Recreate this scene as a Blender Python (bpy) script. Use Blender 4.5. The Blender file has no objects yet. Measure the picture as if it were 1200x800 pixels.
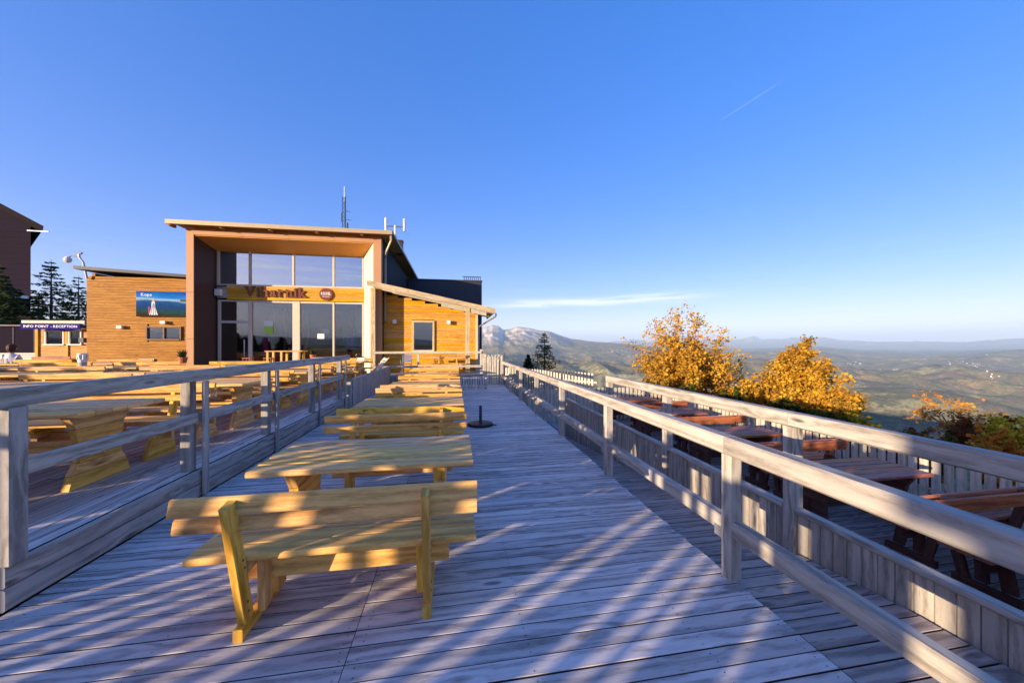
import bpy, bmesh, math, random
import numpy as np
from mathutils import Vector, Matrix
PI = math.pi; R = math.radians
rng = random.Random(7)
sc = bpy.context.scene
C = sc.collection

# ------------------------------------------------------------------ camera
cam_d = bpy.data.cameras.new('camera'); cam = bpy.data.objects.new('camera', cam_d); C.objects.link(cam)
cam_d.sensor_width = 36; cam_d.lens = 408/1200*36; cam_d.shift_y = 4/1200
cam_d.clip_start = 0.05; cam_d.clip_end = 200000
H = 1.65
cam.location = (0, 0, H); cam.rotation_euler = (R(90), 0, R(-9.4))
sc.camera = cam

# ------------------------------------------------------------------ light
SUN_EL = R(7.8); SUN_AZ = R(59)          # the light travels towards 59 degrees right of +Y
world = bpy.data.worlds.new('World'); sc.world = world; world.use_nodes = True
wt = world.node_tree; wn = wt.nodes; wn.clear()
def wnode(t, **k):
    n = wn.new(t)
    for a, b in k.items(): setattr(n, a, b)
    return n
sky = wnode('ShaderNodeTexSky', sky_type='NISHITA', sun_disc=False)
sky.sun_elevation = SUN_EL; sky.sun_rotation = SUN_AZ + PI
sky.altitude = 1500; sky.air_density = 1.0; sky.dust_density = 2.6; sky.ozone_density = 3.0
bg = wnode('ShaderNodeBackground'); bg.inputs['Strength'].default_value = 0.15
wo = wnode('ShaderNodeOutputWorld')
wt.links.new(bg.outputs[0], wo.inputs[0])
# thin high cloud streaks and one fading contrail, as functions of direction
tc = wnode('ShaderNodeTexCoord')
SKY_HSV = wnode('ShaderNodeHueSaturation'); SKY_HSV.inputs['Hue'].default_value = 0.528
SKY_HSV.inputs['Saturation'].default_value = 1.82; SKY_HSV.inputs['Value'].default_value = 1.14
sc1 = wnode('ShaderNodeMixRGB', blend_type='MULTIPLY'); sc1.inputs[0].default_value = 1; SKY_MUL = .9; sc1.inputs[2].default_value = (SKY_MUL,)*3+(1,)
gm = wnode('ShaderNodeGamma'); gm.inputs[1].default_value = .48
wt.links.new(sky.outputs[0], sc1.inputs[1]); wt.links.new(sc1.outputs[0], gm.inputs[0])
wt.links.new(gm.outputs[0], SKY_HSV.inputs['Color'])
sep = wnode('ShaderNodeSeparateXYZ'); wt.links.new(tc.outputs['Generated'], sep.inputs[0])
azn = wnode('ShaderNodeMath', operation='ARCTAN2'); wt.links.new(sep.outputs[0], azn.inputs[0]); wt.links.new(sep.outputs[1], azn.inputs[1])
def wm(op, a, b=0.0):
    n = wnode('ShaderNodeMath', operation=op)
    for i_, v_ in enumerate((a, b)):
        if isinstance(v_, (int, float)): n.inputs[i_].default_value = v_
        else: wt.links.new(v_, n.inputs[i_])
    return n.outputs[0]
def wr(v, a, b, c=0.0, d=1.0):
    n = wnode('ShaderNodeMapRange', interpolation_type='SMOOTHSTEP'); wt.links.new(v, n.inputs[0])
    for i_, v_ in enumerate((a, b, c, d)): n.inputs[i_+1].default_value = v_
    return n.outputs[0]
cv = wnode('ShaderNodeCombineXYZ'); wt.links.new(wm('MULTIPLY', azn.outputs[0], 5.0), cv.inputs[0]); wt.links.new(wm('MULTIPLY', sep.outputs[2], 75.0), cv.inputs[1])
cn = wnode('ShaderNodeTexNoise'); cn.inputs['Scale'].default_value = 1.0; cn.inputs['Detail'].default_value = 8; cn.inputs['Roughness'].default_value = .62; cn.inputs['Distortion'].default_value = .5
wt.links.new(cv.outputs[0], cn.inputs['Vector'])
# the streak climbs slightly to the right
cen = wm('ADD', wm('MULTIPLY', azn.outputs[0], .018), .113)
dd_ = wm('ABSOLUTE', wm('SUBTRACT', sep.outputs[2], cen))
m_a = wr(dd_, .003, .020, 1.0, 0.0)
m_b = wm('MULTIPLY', wr(azn.outputs[0], .05, .22), wr(azn.outputs[0], .80, .50))
streak = wm('MULTIPLY', wm('MULTIPLY', m_a, m_b), wr(cn.outputs['Fac'], .30, .62))
back_ = wm('MULTIPLY', wr(azn.outputs[0], -2.0, -2.4), wr(wm('ABSOLUTE', wm('SUBTRACT', sep.outputs[2], .15)), .01, .10, 1.0, 0.0))
streak = wm('ADD', streak, wm('MULTIPLY', back_, wr(cn.outputs['Fac'], .42, .70)))
soft = wm('MULTIPLY', wr(sep.outputs[2], .30, .02), wm('MULTIPLY', wr(cn.outputs['Fac'], .45, .85), .16))
mul2 = wnode('ShaderNodeMath', operation='ADD'); wt.links.new(wm('MULTIPLY', streak, 1.0), mul2.inputs[0]); wt.links.new(soft, mul2.inputs[1])
mixc = wnode('ShaderNodeMixRGB'); wt.links.new(mul2.outputs[0], mixc.inputs[0]); tint = wnode('ShaderNodeMixRGB', blend_type='MULTIPLY'); tint.inputs[0].default_value = 1; tint.inputs[2].default_value = (1.25, .95, 1.0, 1)
wt.links.new(SKY_HSV.outputs[0], tint.inputs[1]); wt.links.new(tint.outputs[0], mixc.inputs[1])
mixc.inputs[2].default_value = (1.75, 1.85, 1.95, 1)
# contrail
def pixdir(px, py):
    th = R(9.4); xr = (px-600)/408; zr = (404-py)/408
    v = Vector((xr*math.cos(th)+math.sin(th), math.cos(th)-xr*math.sin(th), zr)); return v.normalized()
A_, B_ = pixdir(845, 141), pixdir(915, 96)
nrm = A_.cross(B_).normalized(); mid = (A_+B_).normalized(); half = A_.angle(mid)
dn = wnode('ShaderNodeVectorMath', operation='DOT_PRODUCT'); dn.inputs[1].default_value = nrm
dm = wnode('ShaderNodeVectorMath', operation='DOT_PRODUCT'); dm.inputs[1].default_value = mid
for d_ in (dn, dm): wt.links.new(tc.outputs['Generated'], d_.inputs[0])
ab = wnode('ShaderNodeMath', operation='ABSOLUTE'); wt.links.new(dn.outputs['Value'], ab.inputs[0])
m1 = wnode('ShaderNodeMapRange'); m1.inputs[1].default_value = 0; m1.inputs[2].default_value = .0022; m1.inputs[3].default_value = 1; m1.inputs[4].default_value = 0
wt.links.new(ab.outputs[0], m1.inputs[0])
m2 = wnode('ShaderNodeMapRange'); m2.inputs[1].default_value = math.cos(half*1.2); m2.inputs[2].default_value = math.cos(half*.6)
wt.links.new(dm.outputs['Value'], m2.inputs[0])
mm = wnode('ShaderNodeMath', operation='MULTIPLY'); wt.links.new(m1.outputs[0], mm.inputs[0]); wt.links.new(m2.outputs[0], mm.inputs[1])
mm2 = wnode('ShaderNodeMath', operation='MULTIPLY'); wt.links.new(mm.outputs[0], mm2.inputs[0]); mm2.inputs[1].default_value = .11
mixd = wnode('ShaderNodeMixRGB'); wt.links.new(mm2.outputs[0], mixd.inputs[0]); wt.links.new(mixc.outputs[0], mixd.inputs[1])
mixd.inputs[2].default_value = (1.75, 1.85, 1.95, 1)
wt.links.new(mixd.outputs[0], bg.inputs['Color'])

sun_d = bpy.data.lights.new('sun', 'SUN'); sun = bpy.data.objects.new('sun', sun_d); C.objects.link(sun)
sun_d.energy = 3.5; sun_d.angle = R(0.5); sun_d.color = (1.0, .76, .5)
travel = Vector((math.sin(SUN_AZ)*math.cos(SUN_EL), math.cos(SUN_AZ)*math.cos(SUN_EL), -math.sin(SUN_EL)))
sun.rotation_euler = travel.to_track_quat('-Z', 'Y').to_euler()
vs = sc.view_settings; vs.view_transform = 'Standard'; vs.look = 'None'; vs.gamma = 1; vs.use_curve_mapping = False
vs.exposure = 2.02

# ------------------------------------------------------------------ materials
def newmat(name):
    m = bpy.data.materials.new(name); m.use_nodes = True
    nt = m.node_tree; nt.nodes.clear()
    return m, nt
class NT:
    def __init__(s, nt): s.nt = nt
    def n(s, t, ins=None, **k):
        o = s.nt.nodes.new(t)
        for a, b in k.items(): setattr(o, a, b)
        if ins:
            for a, b in ins.items():
                if hasattr(b, 'is_output') or isinstance(b, bpy.types.NodeSocket): s.nt.links.new(b, o.inputs[a])
                else: o.inputs[a].default_value = b
        return o
    def ramp(s, fac, stops):
        o = s.n('ShaderNodeValToRGB', {0: fac}); el = o.color_ramp.elements
        while len(el) < len(stops): el.new(.5)
        for e, (p, c) in zip(el, stops): e.position = p; e.color = (*c, 1) if len(c) == 3 else c
        return o.outputs[0]
    def mix(s, f, a, b, bt='MIX'):
        o = s.n('ShaderNodeMixRGB', {0: f, 1: a, 2: b}, blend_type=bt); return o.outputs[0]
    def math(s, op, a, b=0.0):
        return s.n('ShaderNodeMath', {0: a, 1: b}, operation=op).outputs[0]
def rgb(c): return (c[0], c[1], c[2], 1)

def wood(name, light, dark, rough=.65, grain=1.0, knots=1.0, vary=.3, worn=None, bump=.35):
    """sawn wood: UV u runs along the grain in metres, v across; every object gets its own random offset"""
    m, nt = newmat(name); N = NT(nt)
    uv = N.n('ShaderNodeUVMap'); oi = N.n('ShaderNodeObjectInfo')
    off = N.n('ShaderNodeCombineXYZ', {0: N.math('MULTIPLY', oi.outputs['Random'], 57.3), 1: N.math('MULTIPLY', oi.outputs['Random'], 131.7), 2: N.math('MULTIPLY', oi.outputs['Random'], 17.1)})
    v = N.n('ShaderNodeVectorMath', {0: uv.outputs[0], 1: off.outputs[0]}, operation='ADD').outputs[0]
    def scaled(x, y): return N.n('ShaderNodeMapping', {0: v, 'Scale': (x, y, 1)}).outputs[0]
    broad = N.n('ShaderNodeTexNoise', {'Vector': scaled(.9, 5), 'Scale': 1, 'Detail': 3}).outputs['Fac']
    fine = N.n('ShaderNodeTexNoise', {'Vector': scaled(7, 48), 'Scale': 1, 'Detail': 8, 'Roughness': .8}).outputs['Fac']
    kv = N.n('ShaderNodeTexVoronoi', {'Vector': scaled(1.9, 7.0), 'Scale': 1, 'Randomness': 1}).outputs['Distance']
    knot = N.n('ShaderNodeMapRange', {0: kv, 1: .06, 2: .15, 3: 1, 4: 0}).outputs[0]
    halo = N.n('ShaderNodeMapRange', {0: kv, 1: .05, 2: .38, 3: 1, 4: 0}).outputs[0]
    # growth rings: bands across, bowed by slow noise and around the knots
    sepv = N.n('ShaderNodeSeparateXYZ', {0: scaled(1, 1)})
    yy = N.math('MULTIPLY', sepv.outputs[1], 30.0)
    yy = N.math('ADD', yy, N.math('MULTIPLY', broad, 7.0))
    yy = N.math('ADD', yy, N.math('MULTIPLY', halo, 3.0))
    ring = N.math('ADD', N.math('MULTIPLY', N.math('SINE', N.math('MULTIPLY', yy, 2.2)), .5), .5)
    g = N.math('ADD', N.math('MULTIPLY', ring, .24*grain), N.math('MULTIPLY', fine, .85))
    g = N.math('ADD', g, N.math('MULTIPLY', N.math('SUBTRACT', broad, .5), .6))
    base = N.ramp(g, [(.36, dark), (.62, light)])
    crk = N.n('ShaderNodeTexNoise', {'Vector': scaled(1.1, 42), 'Scale': 1, 'Detail': 2, 'Roughness': .5}).outputs['Fac']
    crk = N.n('ShaderNodeMapRange', {0: N.math('ABSOLUTE', N.math('SUBTRACT', crk, .52)), 1: 0, 2: .018, 3: 1, 4: 0}).outputs[0]
    pat = N.n('ShaderNodeTexNoise', {'Vector': scaled(1.3, 9), 'Scale': 1, 'Detail': 2}).outputs['Fac']
    crk = N.math('MULTIPLY', crk, N.n('ShaderNodeMapRange', {0: pat, 1: .5, 2: .62, 3: 0, 4: 1}).outputs[0])
    base = N.mix(N.math('MULTIPLY', crk, .55*grain), base, rgb([c*.35 for c in dark]))
    blot = N.n('ShaderNodeTexNoise', {'Vector': scaled(3, 14), 'Scale': 1, 'Detail': 5, 'Roughness': .7}).outputs['Fac']
    base = N.mix(.55, base, N.ramp(blot, [(.3, (.62,.62,.62)), (.65, (1.08,1.08,1.08))]), 'MULTIPLY')
    base = N.mix(N.math('MULTIPLY', knot, .75*knots), base, rgb([c*.28 for c in dark]))
    if worn:
        w = N.n('ShaderNodeTexNoise', {'Vector': scaled(.5, 1.5), 'Scale': 3, 'Detail': 6, 'Roughness': .7}).outputs['Fac']
        base = N.mix(N.ramp(w, [(.45, (0,0,0)), (.7, (.7,.7,.7))]), base, rgb(worn))
    val = N.math('ADD', N.math('MULTIPLY', oi.outputs['Random'], vary), 1-vary/2)
    r2 = N.math('FRACT', N.math('MULTIPLY', oi.outputs['Random'], 37.7))
    hs = N.n('ShaderNodeHueSaturation', {'Hue': N.math('ADD', .492, N.math('MULTIPLY', r2, .016)), 'Saturation': N.math('ADD', .9, N.math('MULTIPLY', r2, .2)), 'Value': val, 'Color': base})
    bs = N.n('ShaderNodeBsdfPrincipled', {'Base Color': hs.outputs[0], 'Roughness': rough, 'Specular IOR Level': .2})
    hgt = N.math('ADD', N.math('MULTIPLY', fine, .8), N.math('MULTIPLY', ring, .3))
    hgt = N.math('SUBTRACT', hgt, N.math('MULTIPLY', knot, .4))
    bp = N.n('ShaderNodeBump', {'Strength': bump, 'Distance': .004, 'Height': hgt})
    nt.links.new(bp.outputs[0], bs.inputs['Normal'])
    o = N.n('ShaderNodeOutputMaterial', {0: bs.outputs[0]})
    return m

def plain(name, col, rough=.5, metal=0.0, noise=.12, scale=6.0, spec=.2, bump=0.0, bscale=40):
    m, nt = newmat(name); N = NT(nt)
    co = N.n('ShaderNodeTexCoord').outputs['Object']
    nz = N.n('ShaderNodeTexNoise', {'Vector': co, 'Scale': scale, 'Detail': 6, 'Roughness': .6}).outputs['Fac']
    f = N.math('ADD', N.math('MULTIPLY', nz, noise*2), 1-noise)
    c = N.n('ShaderNodeHueSaturation', {'Color': rgb(col), 'Value': f}).outputs[0]
    rr = N.math('ADD', N.math('MULTIPLY', nz, .2), rough-.1)
    bs = N.n('ShaderNodeBsdfPrincipled', {'Base Color': c, 'Roughness': rr, 'Metallic': metal, 'Specular IOR Level': spec})
    if bump:
        b2 = N.n('ShaderNodeTexNoise', {'Vector': co, 'Scale': bscale, 'Detail': 4}).outputs['Fac']
        bp = N.n('ShaderNodeBump', {'Strength': bump, 'Distance': .01, 'Height': b2}); nt.links.new(bp.outputs[0], bs.inputs['Normal'])
    N.n('ShaderNodeOutputMaterial', {0: bs.outputs[0]})
    return m

M = {}
M['deck'] = wood('weathered_deck_wood', (.64,.59,.55), (.28,.255,.24), .75, grain=1.2, knots=.8, vary=.38, worn=(.66,.62,.59), bump=.6)
M['deck_old'] = wood('old_deck_wood', (.46,.39,.35), (.24,.20,.18), .78, grain=1.2, knots=.8, vary=.35, bump=.6)
M['gap_shade'] = plain('plank_gap_shade', (.055,.05,.045), .9, 0, .3, 20, spec=.1)
M['rail'] = wood('weathered_rail_wood', (.44,.405,.35), (.22,.195,.165), .72, grain=.9, knots=1, vary=.2, worn=(.43,.40,.35), bump=.5)
M['pine'] = wood('oiled_pine', (.88,.52,.15), (.54,.28,.065), .5, grain=.8, knots=1, vary=.18, bump=.3)
M['pine_top'] = wood('worn_pine_top', (.82,.51,.20), (.50,.27,.095), .6, grain=1.1, knots=.8, vary=.22, worn=(.60,.43,.25), bump=.4)
M['red'] = wood('red_brown_stained_wood', (.48,.17,.08), (.25,.075,.04), .5, grain=.8, knots=.5, vary=.25, bump=.3)
M['dark'] = wood('dark_brown_stained_wood', (.16,.07,.05), (.085,.038,.03), .55, grain=.6, knots=.3, vary=.2)
M['larch'] = wood('larch_cladding', (.70,.37,.05), (.48,.22,.028), .6, grain=.7, knots=.6, vary=.2, bump=.3)
M['larch_dull'] = wood('dull_larch_cladding', (.46,.215,.05), (.29,.12,.024), .65, grain=.7, knots=.5, vary=.2, bump=.3)
M['fascia'] = wood('cream_fascia_wood', (.58,.46,.28), (.36,.27,.15), .6, grain=.8, knots=.6, vary=.15)
M['framedark'] = plain('brown_window_frame', (.20,.12,.075), .6)
M['fence'] = wood('pale_fence_wood', (.60,.55,.44), (.38,.34,.27), .7, grain=.8, knots=.7, vary=.2, bump=.4)
M['metal'] = plain('galvanised_steel', (.45,.46,.48), .4, .8)
M['darkmetal'] = plain('dark_sheet_metal', (.055,.06,.075), .5, .2, .15, 2)
M['black'] = plain('black_plastic', (.02,.02,.022), .5)
M['white'] = plain('white_painted_metal', (.72,.70,.66), .45)
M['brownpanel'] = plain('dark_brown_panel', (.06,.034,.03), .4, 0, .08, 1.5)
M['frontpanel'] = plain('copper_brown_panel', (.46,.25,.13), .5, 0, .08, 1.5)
M['soffit'] = plain('orange_brown_soffit_board', (.66,.29,.05), .5, 0, .12, 3)
M['cream'] = plain('cream_plaster', (.62,.55,.42), .7, 0, .1, 4)
M['slate'] = plain('dark_shingle_cladding', (.020,.014,.026), .95, 0, .25, 8, bump=.3, spec=.05)  # base kept extra dark, standing in for shade on the tower wall
M['slateroof'] = plain('dark_roofing', (.02,.017,.02), .9, 0, .2, 3, spec=.05)
M['concrete'] = plain('concrete', (.38,.36,.34), .85, 0, .2, 5, bump=.3)
M['roofedge'] = plain('pale_roof_flashing', (.42,.34,.22), .45, .2)
M['whitewood'] = plain('pale_painted_boards', (.62,.57,.48), .6, 0, .1, 8)
M['blue'] = plain('blue_sign_panel', (.015,.015,.20), .7, 0, .03, spec=.03)
M['signbrown'] = plain('brown_sign_letters', (.17,.05,.035), .45, 0, .05)
M['letterwhite'] = plain('white_lettering', (.8,.8,.8), .5, 0, .02)
M['plasticblue'] = plain('grey_blue_plastic', (.16,.19,.33), .5)
M['skin'] = plain('skin', (.50,.28,.19), .55, 0, .05)
M['shirt'] = plain('white_shirt_cloth', (.72,.68,.66), .8, 0, .06, 20)
M['hair'] = plain('dark_red_hair', (.06,.022,.015), .6, 0, .2, 60)
M['trousers'] = plain('dark_cloth', (.05,.05,.08), .8)
M['terracotta'] = plain('terracotta', (.42,.13,.055), .7)
M['bark'] = plain('bark', (.13,.09,.065), .9, 0, .35, 9, bump=.8, bscale=18)
M['barkpale'] = plain('pale_bark', (.34,.23,.15), .9, 0, .3, 9, bump=.6, bscale=18)
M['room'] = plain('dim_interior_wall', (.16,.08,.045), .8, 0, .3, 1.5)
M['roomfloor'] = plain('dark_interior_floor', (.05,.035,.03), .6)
M['frame'] = plain('pale_window_frame', (.58,.50,.40), .5, 0, .06)
M['house'] = plain('pale_house_walls', (.75,.72,.66), .8, 0, .1, .01)

def leafmat(name, cols):
    m, nt = newmat(name); N = NT(nt)
    g = N.n('ShaderNodeNewGeometry'); at = N.n('ShaderNodeVertexColor', layer_name='tone')
    c = N.ramp(at.outputs[0], [(i/(len(cols)-1), c) for i, c in enumerate(cols)])
    d = N.n('ShaderNodeBsdfDiffuse', {0: c}); t = N.n('ShaderNodeBsdfTranslucent', {0: c})
    mx = N.n('ShaderNodeMixShader', {0: .35, 1: d.outputs[0], 2: t.outputs[0]})
    N.n('ShaderNodeOutputMaterial', {0: mx.outputs[0]})
    return m
M['leaf_gold'] = leafmat('golden_autumn_leaves', [(.20,.16,.035), (.42,.21,.03), (.58,.33,.035), (.68,.47,.06)])
M['leaf_orange'] = leafmat('orange_autumn_leaves', [(.34,.10,.02), (.52,.20,.03), (.60,.33,.05), (.28,.22,.05)])
M['leaf_yellowgreen'] = leafmat('yellow_green_leaves', [(.12,.13,.02), (.33,.30,.03), (.5,.42,.04), (.16,.2,.03)])
M['leaf_yellow'] = leafmat('yellow_leaves', [(.3,.22,.02), (.6,.46,.04), (.72,.58,.06), (.35,.3,.03)])
M['leaf_red'] = leafmat('dull_red_leaves', [(.12,.03,.02), (.24,.08,.03), (.2,.1,.04), (.1,.08,.03)])
M['leaf_green'] = leafmat('dark_green_leaves', [(.03,.05,.015), (.06,.08,.02), (.11,.10,.02), (.05,.06,.02)])
M['needle'] = leafmat('spruce_needles', [(.04,.07,.03), (.06,.10,.04), (.10,.13,.05), (.06,.09,.04)])
M['needle_pale'] = leafmat('larch_needles', [(.07,.10,.03), (.13,.15,.05), (.20,.19,.06), (.10,.12,.04)])

def glassmat(name, gloss, tint=(.9,.93,.95)):
    m, nt = newmat(name); N = NT(nt)
    fr = N.n('ShaderNodeFresnel', {0: 1.5})
    f = N.math('ADD', N.math('MULTIPLY', fr.outputs[0], 1-gloss), gloss)
    t = N.n('ShaderNodeBsdfTransparent', {0: rgb(tint)}); g = N.n('ShaderNodeBsdfGlossy', {0: (.95,.97,1,1), 'Roughness': .0})
    mx = N.n('ShaderNodeMixShader', {0: f, 1: t.outputs[0], 2: g.outputs[0]})
    N.n('ShaderNodeOutputMaterial', {0: mx.outputs[0]})
    return m
M['glass'] = glassmat('window_glass', .07)
M['glass_up'] = glassmat('reflective_window_glass', .46, (.55,.58,.62))

# ------------------------------------------------------------------ object helpers
def tag(o, label=None, cat=None, group=None, kind=None):
    if label: o['label'] = label
    if cat: o['category'] = cat
    if group: o['group'] = group
    if kind: o['kind'] = kind
    return o
def empty(name, loc=(0,0,0), rz=0.0, label=None, cat=None, group=None, kind=None):
    o = bpy.data.objects.new(name, None); C.objects.link(o); o.location = loc; o.rotation_euler = (0,0,rz)
    o.empty_display_size = .1
    return tag(o, label, cat, group, kind)
def link(name, me, parent=None, mat4=None):
    o = bpy.data.objects.new(name, me); C.objects.link(o)
    if parent: o.parent = parent
    if mat4 is not None: o.matrix_local = mat4
    return o

class MB:
    """collects polygons with grain-following UVs"""
    def __init__(s): s.v = []; s.f = []; s.uv = []
    def poly(s, pts, uvs):
        i = len(s.v); s.v += [tuple(p) for p in pts]; s.f.append(tuple(range(i, i+len(pts)))); s.uv += list(uvs)
    def cbox(s, L, W, T, c=.004, T4=None, uo=None):
        """chamfered box, L along X, centred; chamfers on the four long edges and the ends"""
        T4 = T4 or Matrix.Identity(4)
        if uo is None: uo = (rng.random()*40, rng.random()*40)
        if max(L, W, T) < .001: return
        c = min(c, L/4, W/4, T/4)
        l, w, t = L/2, W/2, T/2
        sec = [(-w+c,-t),(w-c,-t),(w,-t+c),(w,t-c),(w-c,t),(-w+c,t),(-w,t-c),(-w,-t+c)]
        per = [0]
        for k in range(8):
            a, b = sec[k], sec[(k+1) % 8]; per.append(per[-1]+math.hypot(a[0]-b[0], a[1]-b[1]))
        X0, X1 = -l, l
        for k in range(8):
            a, b = sec[k], sec[(k+1) % 8]
            pts = [(X0,a[0],a[1]),(X1,a[0],a[1]),(X1,b[0],b[1]),(X0,b[0],b[1])]
            uv = [(X0+uo[0],per[k]+uo[1]),(X1+uo[0],per[k]+uo[1]),(X1+uo[0],per[k+1]+uo[1]),(X0+uo[0],per[k+1]+uo[1])]
            s.poly([T4 @ Vector(p) for p in pts][::-1], uv[::-1])
        for sx in (-1, 1):
            pts = [(sx*l, a, b) for a, b in sec]; uv = [(a*.3+uo[0], b+uo[1]) for a, b in sec]
            if sx > 0: pts, uv = pts, uv
            else: pts, uv = pts[::-1], uv[::-1]
            s.poly([T4 @ Vector(p) for p in pts], uv)
    def box(s, x0, x1, y0, y1, z0, z1, grain='x', c=.003):
        cx, cy, cz = (x0+x1)/2, (y0+y1)/2, (z0+z1)/2; a, b, d = x1-x0, y1-y0, z1-z0
        if grain == 'x': s.cbox(a, b, d, c, Matrix.Translation((cx,cy,cz)))
        elif grain == 'y': s.cbox(b, a, d, c, Matrix.Translation((cx,cy,cz)) @ Matrix.Rotation(PI/2, 4, 'Z'))
        else: s.cbox(d, b, a, c, Matrix.Translation((cx,cy,cz)) @ Matrix.Rotation(-PI/2, 4, 'Y'))
    def prism(s, outline, axis, a0, a1, scale=1):
        """outline: list of 2D points (ccw); extruded along axis ('x','y','z') from a0 to a1"""
        uo = (rng.random()*30, rng.random()*30)
        def P(p, a):
            return {'x': (a, p[0], p[1]), 'y': (p[0], a, p[1]), 'z': (p[0], p[1], a)}[axis]
        n = len(outline)
        s.poly([P(p, a1) for p in outline], [(p[0]+uo[0], p[1]+uo[1]) for p in outline])
        s.poly([P(p, a0) for p in outline][::-1], [(p[0]+uo[0], p[1]+uo[1]) for p in outline][::-1])
        for k in range(n):
            p, q = outline[k], outline[(k+1) % n]
            d = math.hypot(p[0]-q[0], p[1]-q[1])
            s.poly([P(p,a0),P(q,a0),P(q,a1),P(p,a1)], [(uo[0],uo[1]),(uo[0]+d,uo[1]),(uo[0]+d,uo[1]+a1-a0),(uo[0],uo[1]+a1-a0)])
    def tube(s, pts, rad, n=8, cap=True):
        pts = [Vector(p) for p in pts]
        if not hasattr(rad, '__len__'): rad = [rad]*len(pts)
        rings = []; base = len(s.v); up = None; u = 0; us = []
        for i, p in enumerate(pts):
            d = (pts[min(i+1, len(pts)-1)] - pts[max(i-1, 0)]).normalized()
            if up is None: up = Vector((0,0,1)) if abs(d.z) < .9 else Vector((1,0,0))
            a = d.cross(up)
            if a.length < 1e-4: a = d.cross(Vector((0,1,0)))
            a.normalize(); b = a.cross(d).normalized()
            if i: u += (p-pts[i-1]).length
            us.append(u)
            rings.append([p + (a*math.cos(2*PI*k/n)+b*math.sin(2*PI*k/n))*rad[i] for k in range(n)])
        for i in range(len(pts)-1):
            for k in range(n):
                k2 = (k+1) % n
                s.poly([rings[i][k], rings[i][k2], rings[i+1][k2], rings[i+1][k]][::-1],
                       [(us[i], k/n*.3), (us[i], (k+1)/n*.3), (us[i+1], (k+1)/n*.3), (us[i+1], k/n*.3)][::-1])
        if cap:
            s.poly(rings[0], [(0,0)]*n); s.poly(rings[-1][::-1], [(0,0)]*n)
    def mesh(s, name, mat, smooth=False):
        me = bpy.data.meshes.new(name); me.from_pydata(s.v, [], s.f)
        uvl = me.uv_layers.new(name='UVMap'); uvl.data.foreach_set('uv', [x for p in s.uv for x in p])
        me.materials.append(M[mat] if isinstance(mat, str) else mat)
        if smooth: me.shade_smooth()
        me.update(); return me
    def build(s, name, mat, parent=None, smooth=False, mat4=None):
        return link(name, s.mesh(name, mat, smooth), parent, mat4)

_cache = {}
def board_mesh(L, W, T, mat, c=.005, nvar=3):
    key = (round(L,3), round(W,3), round(T,3), mat, c); var = rng.randrange(nvar)
    if (key, var) not in _cache:
        mb = MB(); mb.cbox(L, W, T, c); me_ = mb.mesh('board', mat)
        if mat in ('deck', 'deck_old') and W > T*2:              # sides coloured dark so plank gaps read as shaded, not sunlit
            me_.materials.append(M['gap_shade'])
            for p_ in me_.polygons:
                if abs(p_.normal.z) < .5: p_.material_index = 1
        _cache[(key, var)] = me_
    return _cache[(key, var)]
def board(name, p0, p1, W, T, mat, parent=None, side=None, c=.005, jit=0.0):
    """a board from p0 to p1 (centre line); W measured along 'side', T across"""
    p0, p1 = Vector(p0), Vector(p1); d = p1-p0; L = d.length; x = d.normalized()
    sd = Vector(side) if side else (Vector((0,0,1)).cross(x) if abs(x.z) < .9 else Vector((1,0,0)))
    y = (sd - x*sd.dot(x)).normalized(); z = x.cross(y)
    m = Matrix((( x.x,y.x,z.x,0),(x.y,y.y,z.y,0),(x.z,y.z,z.z,0),(0,0,0,1)))
    if jit: m = m @ Matrix.Rotation(rng.uniform(-jit, jit), 4, 'X') @ Matrix.Rotation(rng.uniform(-jit, jit)*.3, 4, 'Z')
    m = Matrix.Translation((p0+p1)/2) @ m
    return link(name, board_mesh(L, W, T, mat, c), parent, m)
def copy_tree(o, parent=None):
    c = o.copy(); C.objects.link(c)
    if parent: c.parent = parent
    for ch in o.children: copy_tree(ch, c)
    return c

# ================================================================== TERRAIN
def hash2(ix, iy, seed):
    n = (ix.astype(np.int64)*374761393 + iy.astype(np.int64)*668265263 + seed*974711) & 0x7fffffff
    n = ((n ^ (n >> 13))*1274126177) & 0x7fffffff
    return ((n ^ (n >> 16)) & 0xffff)/65535.0
def vnoise(x, y, seed=0):
    ix, iy = np.floor(x), np.floor(y); fx, fy = x-ix, y-iy
    fx = fx*fx*(3-2*fx); fy = fy*fy*(3-2*fy)
    a = hash2(ix, iy, seed); b = hash2(ix+1, iy, seed); c = hash2(ix, iy+1, seed); d = hash2(ix+1, iy+1, seed)
    return (a*(1-fx)+b*fx)*(1-fy)+(c*(1-fx)+d*fx)*fy
def fbm(x, y, oct=6, seed=0, ridged=False):
    s = np.zeros_like(x); a = .5; t = 0
    for o in range(oct):
        n = vnoise(x*2**o, y*2**o, seed+o*7)
        if ridged: n = 1-np.abs(2*n-1)
        s += a*n; t += a; a *= .5
    return s/t
def sstep(a, b, x):
    t = np.clip((x-a)/(b-a), 0, 1); return t*t*(3-2*t)
def az_of(px): return math.degrees(math.atan((px-600)/408))+9.4
def ridge_z(azdeg, dist, table):
    xs = [az_of(p[0]) for p in table]; ys = [p[1] for p in table]
    y = np.interp(azdeg, xs, ys); D = dist*np.cos(np.radians(np.clip(azdeg-9.4, -75, 75)))
    return H + (404-y)*D/408
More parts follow.
